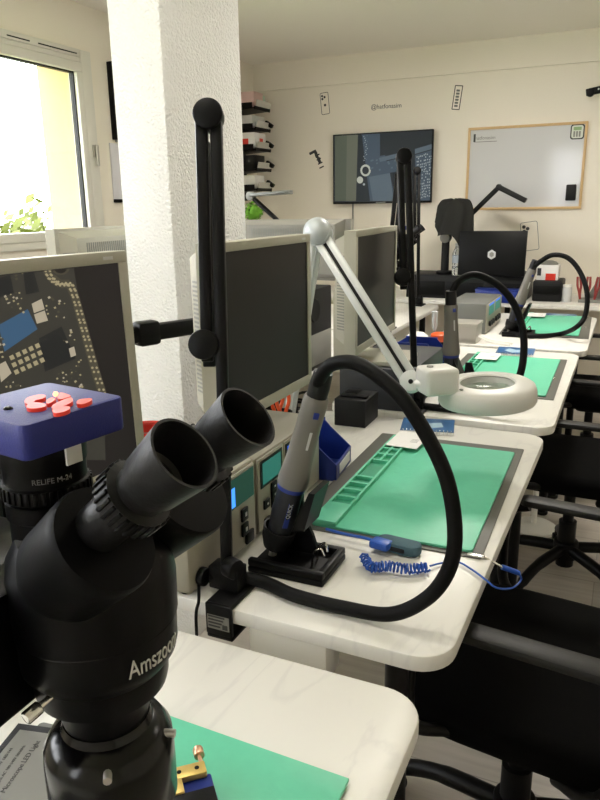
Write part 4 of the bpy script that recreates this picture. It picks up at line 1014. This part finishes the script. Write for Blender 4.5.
decal('exploded_sticker', 'dark exploded phone drawing left of the television', -2.372, 1.785, .38, [('drawing', ep, dark_txt)])
o = thing('wall_lettering', 'small dark handle lettering above the television', 'lettering', (-1.808, YW - .001, 2.131)); text('letters', '@hatfonasim', .046, frame((0, 0, 0), (1, 0, -.01), (0, 0, 1)), dark_txt, o)
# black wall bracket right of whiteboard
o = thing('wall_bracket', 'black jointed bracket on the wall right of whiteboard top corner', 'bracket', (-.20, YW - .001, 2.12))
b = MB(); b.box((-.04, -.10, .01), (.26, .03, .045), Matrix.Rotation(-.16, 3, 'Y'), .006); b.build('arm', black, o); b = MB(); b.bx(.02, .06, -.12, 0, -.05, .05, .004); b.build('wall_plate', black, o)
MB().rcyl((-.14, -.118, -.012), (-.14, -.082, -.012), .026, .004).build('joint', black, o); MB().rcyl((-.09, -.119, .006), (-.09, -.115, .006), .006, .001, 12).build('screw', lgrey, o)

# ------------------------------------------------------------------ bench things
o = thing('riser_cabinet', 'low black cabinet unit on bench beneath the laptop', 'cabinet', (-1.03, 5.20, TZ)); MB().bx(-.42, .42, -.17, .17, 0, .165, .004).build('body', dgrey, o)
for k in range(3): MB().bx(-.40 + k * .27, -.14 + k * .27, -.174, -.17, .02, .12, .002).build('drawer_front', black, o)
o = thing('laptop', 'black laptop seen from behind with silver hexagon badge', 'laptop', (-.85, 5.02, TZ + .165))
MB().prism(rrect(-.205, .205, -.0, .27, .01), 0, .02, None, .003).build('base', dgrey, o)
R = Matrix.Rotation(-.10, 3, 'X')
lid = MB(); lid.box((0, -.008, .155), (.45, .008, .30), R, .003); lo_ = lid.build('lid', black, o)
hexa = [(.030 * math.sin(2 * PI * k / 6), .033 * math.cos(2 * PI * k / 6)) for k in range(6)]; Mx = frame((.0, -.0135, .148), (1, 0, 0), (0, .10, 1))
MB().prism(hexa, 0, .0015, Mx).build('hexagon_badge', lgrey, lo_)
MB().prism([(x * .55, y * .55) for x, y in hexa], .0015, .002, Mx).build('badge_centre', grey, lo_)
o = thing('water_bottle', 'clear plastic water bottle beside the laptop', 'bottle', (-1.095, 5.05, TZ + .165))
MB().lathe([(.028, 0), (.032, .006), (.032, .06), (.029, .07), (.032, .08), (.032, .15), (.015, .19), (.013, .20), (0, .20)], seg=24).build('bottle_body', mat('clear_plastic', (.85, .90, .92), .08, trans=.85), o)
MB().lathe([(.0325, .085), (.0325, .135)], seg=24, cap0=False, cap1=False).build('label_band', mat('bottle_label', (.35, .40, .46), .5), o); MB().rcyl((0, 0, .20), (0, 0, .22), .015, .002).build('cap', lgrey, o)
o = thing('reading_lamp', 'slim black desk lamp with raised bent head behind laptop', 'lamp', (-1.09, 5.24, TZ + .165))
e0 = V((-.0, 0, 0)); e1 = V((-.03, 0, .34)); e2 = on_y(499, 187, 5.24) - V(o.location); e3 = on_y(524, 200, 5.20) - V(o.location)
MB().rcyl((0, 0, 0), (0, 0, .02), .05, .004).build('lamp_base', black, o)
MB().tube([e0 + V((0, 0, .02)), e1], .016, 12).build('lower_arm', dgrey, o); MB().tube([e1, e2], .017, 12).build('upper_arm', dgrey, o); MB().rcyl(e2 - V((0, .018, 0)), e2 + V((0, .018, 0)), .02, .003).build('elbow', black, o); MB().rcyl(e1 - V((0, .02, 0)), e1 + V((0, .02, 0)), .025, .003).build('elbow', black, o)
dd = (e3 - e2).normalized(); R = Matrix((dd, V((0, 1, 0)).cross(dd).cross(dd).normalized() * -1, dd.cross(V((0, 1, 0))).normalized())).transposed()
hd = MB(); hd.box((e2 + e3) / 2, ((e3 - e2).length + .02, .06, .034), Matrix.Rotation(-math.atan2(dd.z, dd.x), 3, 'Y'), .005); hd.build('lamp_head', dgrey, o)
# boom stand with cloth draped
o = thing('boom_stand', 'dark grey boom post with round joint beside water bottle', 'stand', (-1.19, 5.10, TZ))
MB().cyl((0, 0, .165), (-.0, 0, .62), .028, .026, 20).build('post', dgrey, o); MB().rcyl((0, -.035, .42), (0, .035, .42), .036, .004).build('joint', grey, o); MB().rcyl((0, 0, .165), (0, 0, .19), .06, .005).build('post_base', black, o)
o.location.z = TZ
cl = MB(); nu, nv = 28, 16
g = []
for j in range(nv):
    row = []
    for i in range(nu):
        a = 2 * PI * i / nu; t = j / (nv - 1)
        rr = .02 + .085 * min(1, t * 2.4) + .03 * t + .026 * math.sin(3 * a + 1) * t + .024 * math.sin(8 * a + 5 * t) * t
        drop = .03 * t + max(0, t - .32) ** 1.0 * (.36 + .20 * math.cos(a) + .07 * math.sin(2 * a + .5) + .05 * math.sin(5 * a)) 
        row.append(cl.bm.verts.new((rr * 1.05 * math.cos(a) + .035, rr * .75 * math.sin(a), -drop + .012 * math.sin(5 * a + 6 * t))))
    g.append(row)
for j in range(nv - 1):
    for i in range(nu): cl._f([g[j][i], g[j][(i + 1) % nu], g[j + 1][(i + 1) % nu], g[j + 1][i]])
cl._f(g[0]); ob = cl.build('draped_cloth', cloth_m, None, 80); ob.location = (-1.175, 5.10, 1.43); md = ob.modifiers.new('s', 'SUBSURF'); md.levels = 1; md.render_levels = 1; tag(ob, 'dark grey cloth draped over the boom post beside laptop', 'cloth')
# blue box, black bag, white-red box, cylinder, rack of pliers
o, w, d = dbox('blue_tray', 'long blue plastic tray on bench left of third hose', 'tray', -.93, -.64, 4.91, 5.02, TZ, .085, blue_b)
p = MB(); p.bx(-w - .004, w + .004, -d - .004, d + .004, .079, .087, .002); p.build('rim', blue_b, o)
o, w, d = dbox('equipment_bag', 'black box shaped bag on bench behind farthest handle', 'bag', -.575, -.385, 5.06, 5.32, TZ, .14, dgrey, .012); MB().bx(-w * .9, w * .9, -d - .004, -d, .05, .11, .003).build('front_pocket', black, o)
o, w, d = dbox('carton', 'white and red carton sitting on the black bag', 'carton', -.56, -.42, 5.10, 5.26, TZ + .1405, .10, paper); MB().bx(-.01, .055, -d - .001, -d, .0, .045).build('red_panel', red, o); MB().bx(-.065, -.04, -d - .001, -d, .03, .08).build('dark_panel', dblue, o)
o = thing('glove', 'grey cap lying on top of the white and red carton', 'cap', (-.49, 5.18, TZ + .241)); MB().lathe([(.06, 0), (.06, .008), (.045, .02), (.02, .027), (0, .028)], seg=24).build('cap_body', grey, o); o.name = 'round_cap'
o = thing('glass_jar', 'pale jar on bench beside the black bag', 'jar', (-.355, 5.10, TZ)); MB().lathe([(.03, 0), (.032, .01), (.032, .09), (.028, .1), (0, .1)], seg=24).build('jar_body', lgrey, o); MB().rcyl((0, 0, .1), (0, 0, .115), .03, .002).build('lid', white, o)
o = thing('tool_rack', 'grey tool rack with red handled pliers on bench right end', 'tool rack', (-.19, 5.14, TZ)); MB().prism([(-.07, 0), (.13, 0), (.09, .17), (.03, .17), (-.03, .05)], -.01, .01, frame((0, .05, 0), (1, 0, 0), (0, 0, 1))).build('back_plate', grey, o); MB().bx(-.09, .13, -.06, .07, 0, .02, .002).build('rack_base', grey, o)
for k in range(3):
    t_ = MB()
    for s in (-1, 1): t_.tube(smooth_path([(0, 0, 0), (.004 * s, 0, .05), (.011 * s, 0, .09), (.008 * s, 0, .15)], 4), .0075, 8)
    b_ = t_.build('pliers', mat('dark_red', (.26, .03, .025), .4)); b_.location = (-.27 + k * .045, 5.10, TZ + .021); b_.rotation_euler = (0, -.12 * (1 - k), 0)
    tag(b_, 'red handled pliers standing in the grey rack', 'pliers', 'red pliers in the grey rack')

# ------------------------------------------------------------------ rack of trays in far left corner
RX, RY = -2.95, 5.25
o = thing('tray_rack', 'black wall rack of five stacked trays in far left corner', 'rack', (RX, RY, 1.5))
b = MB(); b.bx(.0, .02, -.14, .14, -.05, .74, .003); b.build('back_panel', black, o)
for k in range(5):
    z = .02 + k * .15
    b = MB(); b.box((.135, 0, z + .004), (.235, .26, .008), Matrix.Rotation(-.06, 3, 'Y')); b.box((.250, 0, z + .012), (.006, .26, .024), Matrix.Rotation(.2, 3, 'Y')); b.bx(.02, .23, -.132, -.126, z + .005, z + .05); b.bx(.02, .23, .126, .132, z + .005, z + .05); b.build('tray', black, o)
    b = MB(); b.box((.262, 0, z + .045), (.003, .24, .045), Matrix.Rotation(.2, 3, 'Y')); b.build('clear_front', mat('clear_front', (.55, .54, .50), .15, spec=.6), o)
rnd = random.Random(11)
names = [('white carton', paper), ('clear plastic bag', lgrey), ('red printed carton', paper), ('dark grey pouch', dgrey), ('white wrapped packet', white)]
cont = [('packet', 'white fluffy packet in lowest tray of the corner rack', white, (.19, .17, .10)), ('carton', 'dark carton in second lowest tray of the corner rack', dgrey, (.20, .16, .10)), ('carton', 'white carton with red panel in middle tray of corner rack', paper, (.21, .19, .115)), ('packet', 'grey wrapped packet in second highest tray of corner rack', lgrey, (.20, .21, .09)), ('carton', 'pale pink carton in topmost tray of the corner rack', mat('pale_pink', (.72, .50, .48), .6), (.20, .15, .11))]
for k, (nm, lb, m_, sz) in enumerate(cont):
    z = 1.5 + .02 + k * .15
    q = thing(nm, lb, nm, (RX + .13, RY - .02, z + .022)); b = MB(); b.box((0, 0, sz[2] / 2), sz, None, .012 if nm == 'packet' else .003); b.build('wrapper' if nm == 'packet' else 'carton_body', m_, q)
    if k == 2: MB().bx(sz[0] / 2, sz[0] / 2 + .001, -.01, .045, .03, .075).build('red_panel', red, q); MB().bx(-.05, .05, -sz[1] / 2 - .001, -sz[1] / 2, .02, .07).build('red_panel', red, q)
q = thing('packet', 'mint green packet in topmost tray of corner rack', 'packet', (RX + .17, RY + .095, 1.5 + .62 + .022)); MB().box((0, 0, .05), (.10, .06, .10), Matrix.Rotation(.1, 3, 'X'), .01).build('wrapper', mat('mint_film', (.42, .58, .46), .3), q)
for k in range(4):
    q = thing('hook_clip', 'black clip on the right side of the corner rack', 'clip', (RX + .240, RY + .09 + .0 * k, 1.5 + .068 + k * .15), 0, 'black clips on corner rack'); b = MB(); b.box((.02, .0, .01), (.07, .04, .03), Matrix.Rotation(.6, 3, 'Y'), .006); b.build('clip_body', black, q)
# plant and grey lamp near rack on window row table
o = thing('small_plant', 'small bright green plant beneath the corner rack', 'plant', (-1.98, 4.02, 0)); pl = on_y(253, 212, 4.5); o.location = (pl.x, 4.5, TZ)
MB().lathe([(.05, 0), (.065, .30), (.06, .30), (.05, .02)], seg=20, cap1=False).build('pot', lgrey, o)
b = MB(); hz = pl.z - TZ
for i in range(420):
    n = V((random.gauss(0, 1), random.gauss(0, 1), random.gauss(0, 1))).normalized(); c = V((0, 0, hz)) + n * random.uniform(.03, .075); x = n.orthogonal().normalized(); y = n.cross(x); s = random.uniform(.01, .018)
    b.quad([c - x * s, c - y * s * .6, c + x * s, c + y * s * .6])
b.tube([(0, 0, .02), (0, 0, hz)], .008, 8); b.build('foliage', plant_m, o)
sl = thing('plant_stand', 'low grey side table holding the small plant', 'table', (pl.x, 4.5, 0)); MB().bx(-.15, .15, -.15, .15, TZ - .03, TZ, .003).build('top', grey, sl)
for sx in (-.12, .12):
    for sy in (-.12, .12): MB().cyl((sx, sy, 0), (sx, sy, TZ - .03), .012, seg=10).build('leg', grey, sl)
o = thing('desk_lamp', 'grey folded desk lamp in front of the corner rack', 'lamp', (-1.62, 3.30, TZ))
k0 = V((0, 0, 0)); el = on_y(251, 196, 3.30) - V(o.location); tip = on_y(291, 191, 3.30) - V(o.location); lo2 = on_y(284, 224, 3.30) - V(o.location)
MB().rcyl((lo2.x + .05, 0, 0), (lo2.x + .05, 0, .02), .06, .004).build('lamp_base', dgrey, o); MB().tube([V((lo2.x + .05, 0, .02)), lo2 + V((.01, 0, -.02)), el], .0125, 10).build('arm', black, o); MB().rcyl(el - V((0, .02, 0)), el + V((0, .02, 0)), .022, .003).build('elbow', grey, o)
MB().box((el + tip) / 2, ((tip - el).length, .05, .018), Matrix.Rotation(-.04, 3, 'Y'), .004).build('lamp_head', pwr, o)
# left wall: black panel and paper
o = thing('wall_panel', 'tall black panel on left wall beside the window', 'panel', (XL, 3.98, 0)); MB().bx(.001, .05, -.265, .26, 1.81, 2.25, .004).build('panel_body', black, o); MB().bx(.001, .05, -.24, .24, 1.80, 1.812, .002).build('lower_trim', grey, o)
o = thing('wall_poster', 'pale sheet hanging on left wall beneath the black panel', 'poster', (XL, 3.98, 0)); MB().bx(.001, .012, -.30, .26, 1.46, 1.79, .001).build('sheet', mat('lilac_paper', (.70, .69, .74), .6), o); MB().bx(.001, .02, -.30, .26, 1.44, 1.46, .002).build('bottom_rail', black, o)

# ------------------------------------------------------------------ ceiling lights
def ceil_light(x, y, label, power):
    o = thing('ceiling_panel', label, 'ceiling light', (x, y, H), 0, 'square ceiling light panels')
    f = MB(); f.bx(-.31, .31, -.31, .31, -.03, 0, .004); f.build('frame', white, o)
    MB().bx(-.29, .29, -.29, .29, -.034, -.03).build('diffuser', mat('panel_glow', (.9, .9, .9), .5, emit=(1, .93, .82), estr=3.0), o)
    ld = bpy.data.lights.new('panel_lamp', 'AREA'); ld.shape = 'SQUARE'; ld.size = .56; ld.energy = power; ld.color = (1, .94, .86)
    l = bpy.data.objects.new('panel_lamp', ld); C.objects.link(l); l.location = (x, y, H - .04); return l
LP = 18
ceil_light(-.5, 3.4, 'square ceiling light panel above the third table', LP * 1.4)
ceil_light(-.9, .9, 'square ceiling light panel above the soldering station', LP * .35)
ceil_light(1.2, 3.1, 'square ceiling light panel above the right aisle', LP * .12)
wd = bpy.data.worlds.new('overcast_sky'); S.world = wd; wd.use_nodes = True
nt = wd.node_tree; bg = nt.nodes['Background']; bg.inputs['Strength'].default_value = 8.5; bg.inputs['Color'].default_value = (.95, .97, 1.0, 1)
S.view_settings.view_transform = 'Standard'; S.view_settings.look = 'None'; S.view_settings.gamma = 1; S.view_settings.use_curve_mapping = False
S.view_settings.exposure = 0.5
try:
    S.cycles.use_denoising = True; S.cycles.max_bounces = 10; S.cycles.diffuse_bounces = 5; S.cycles.sample_clamp_indirect = 6
except Exception: pass
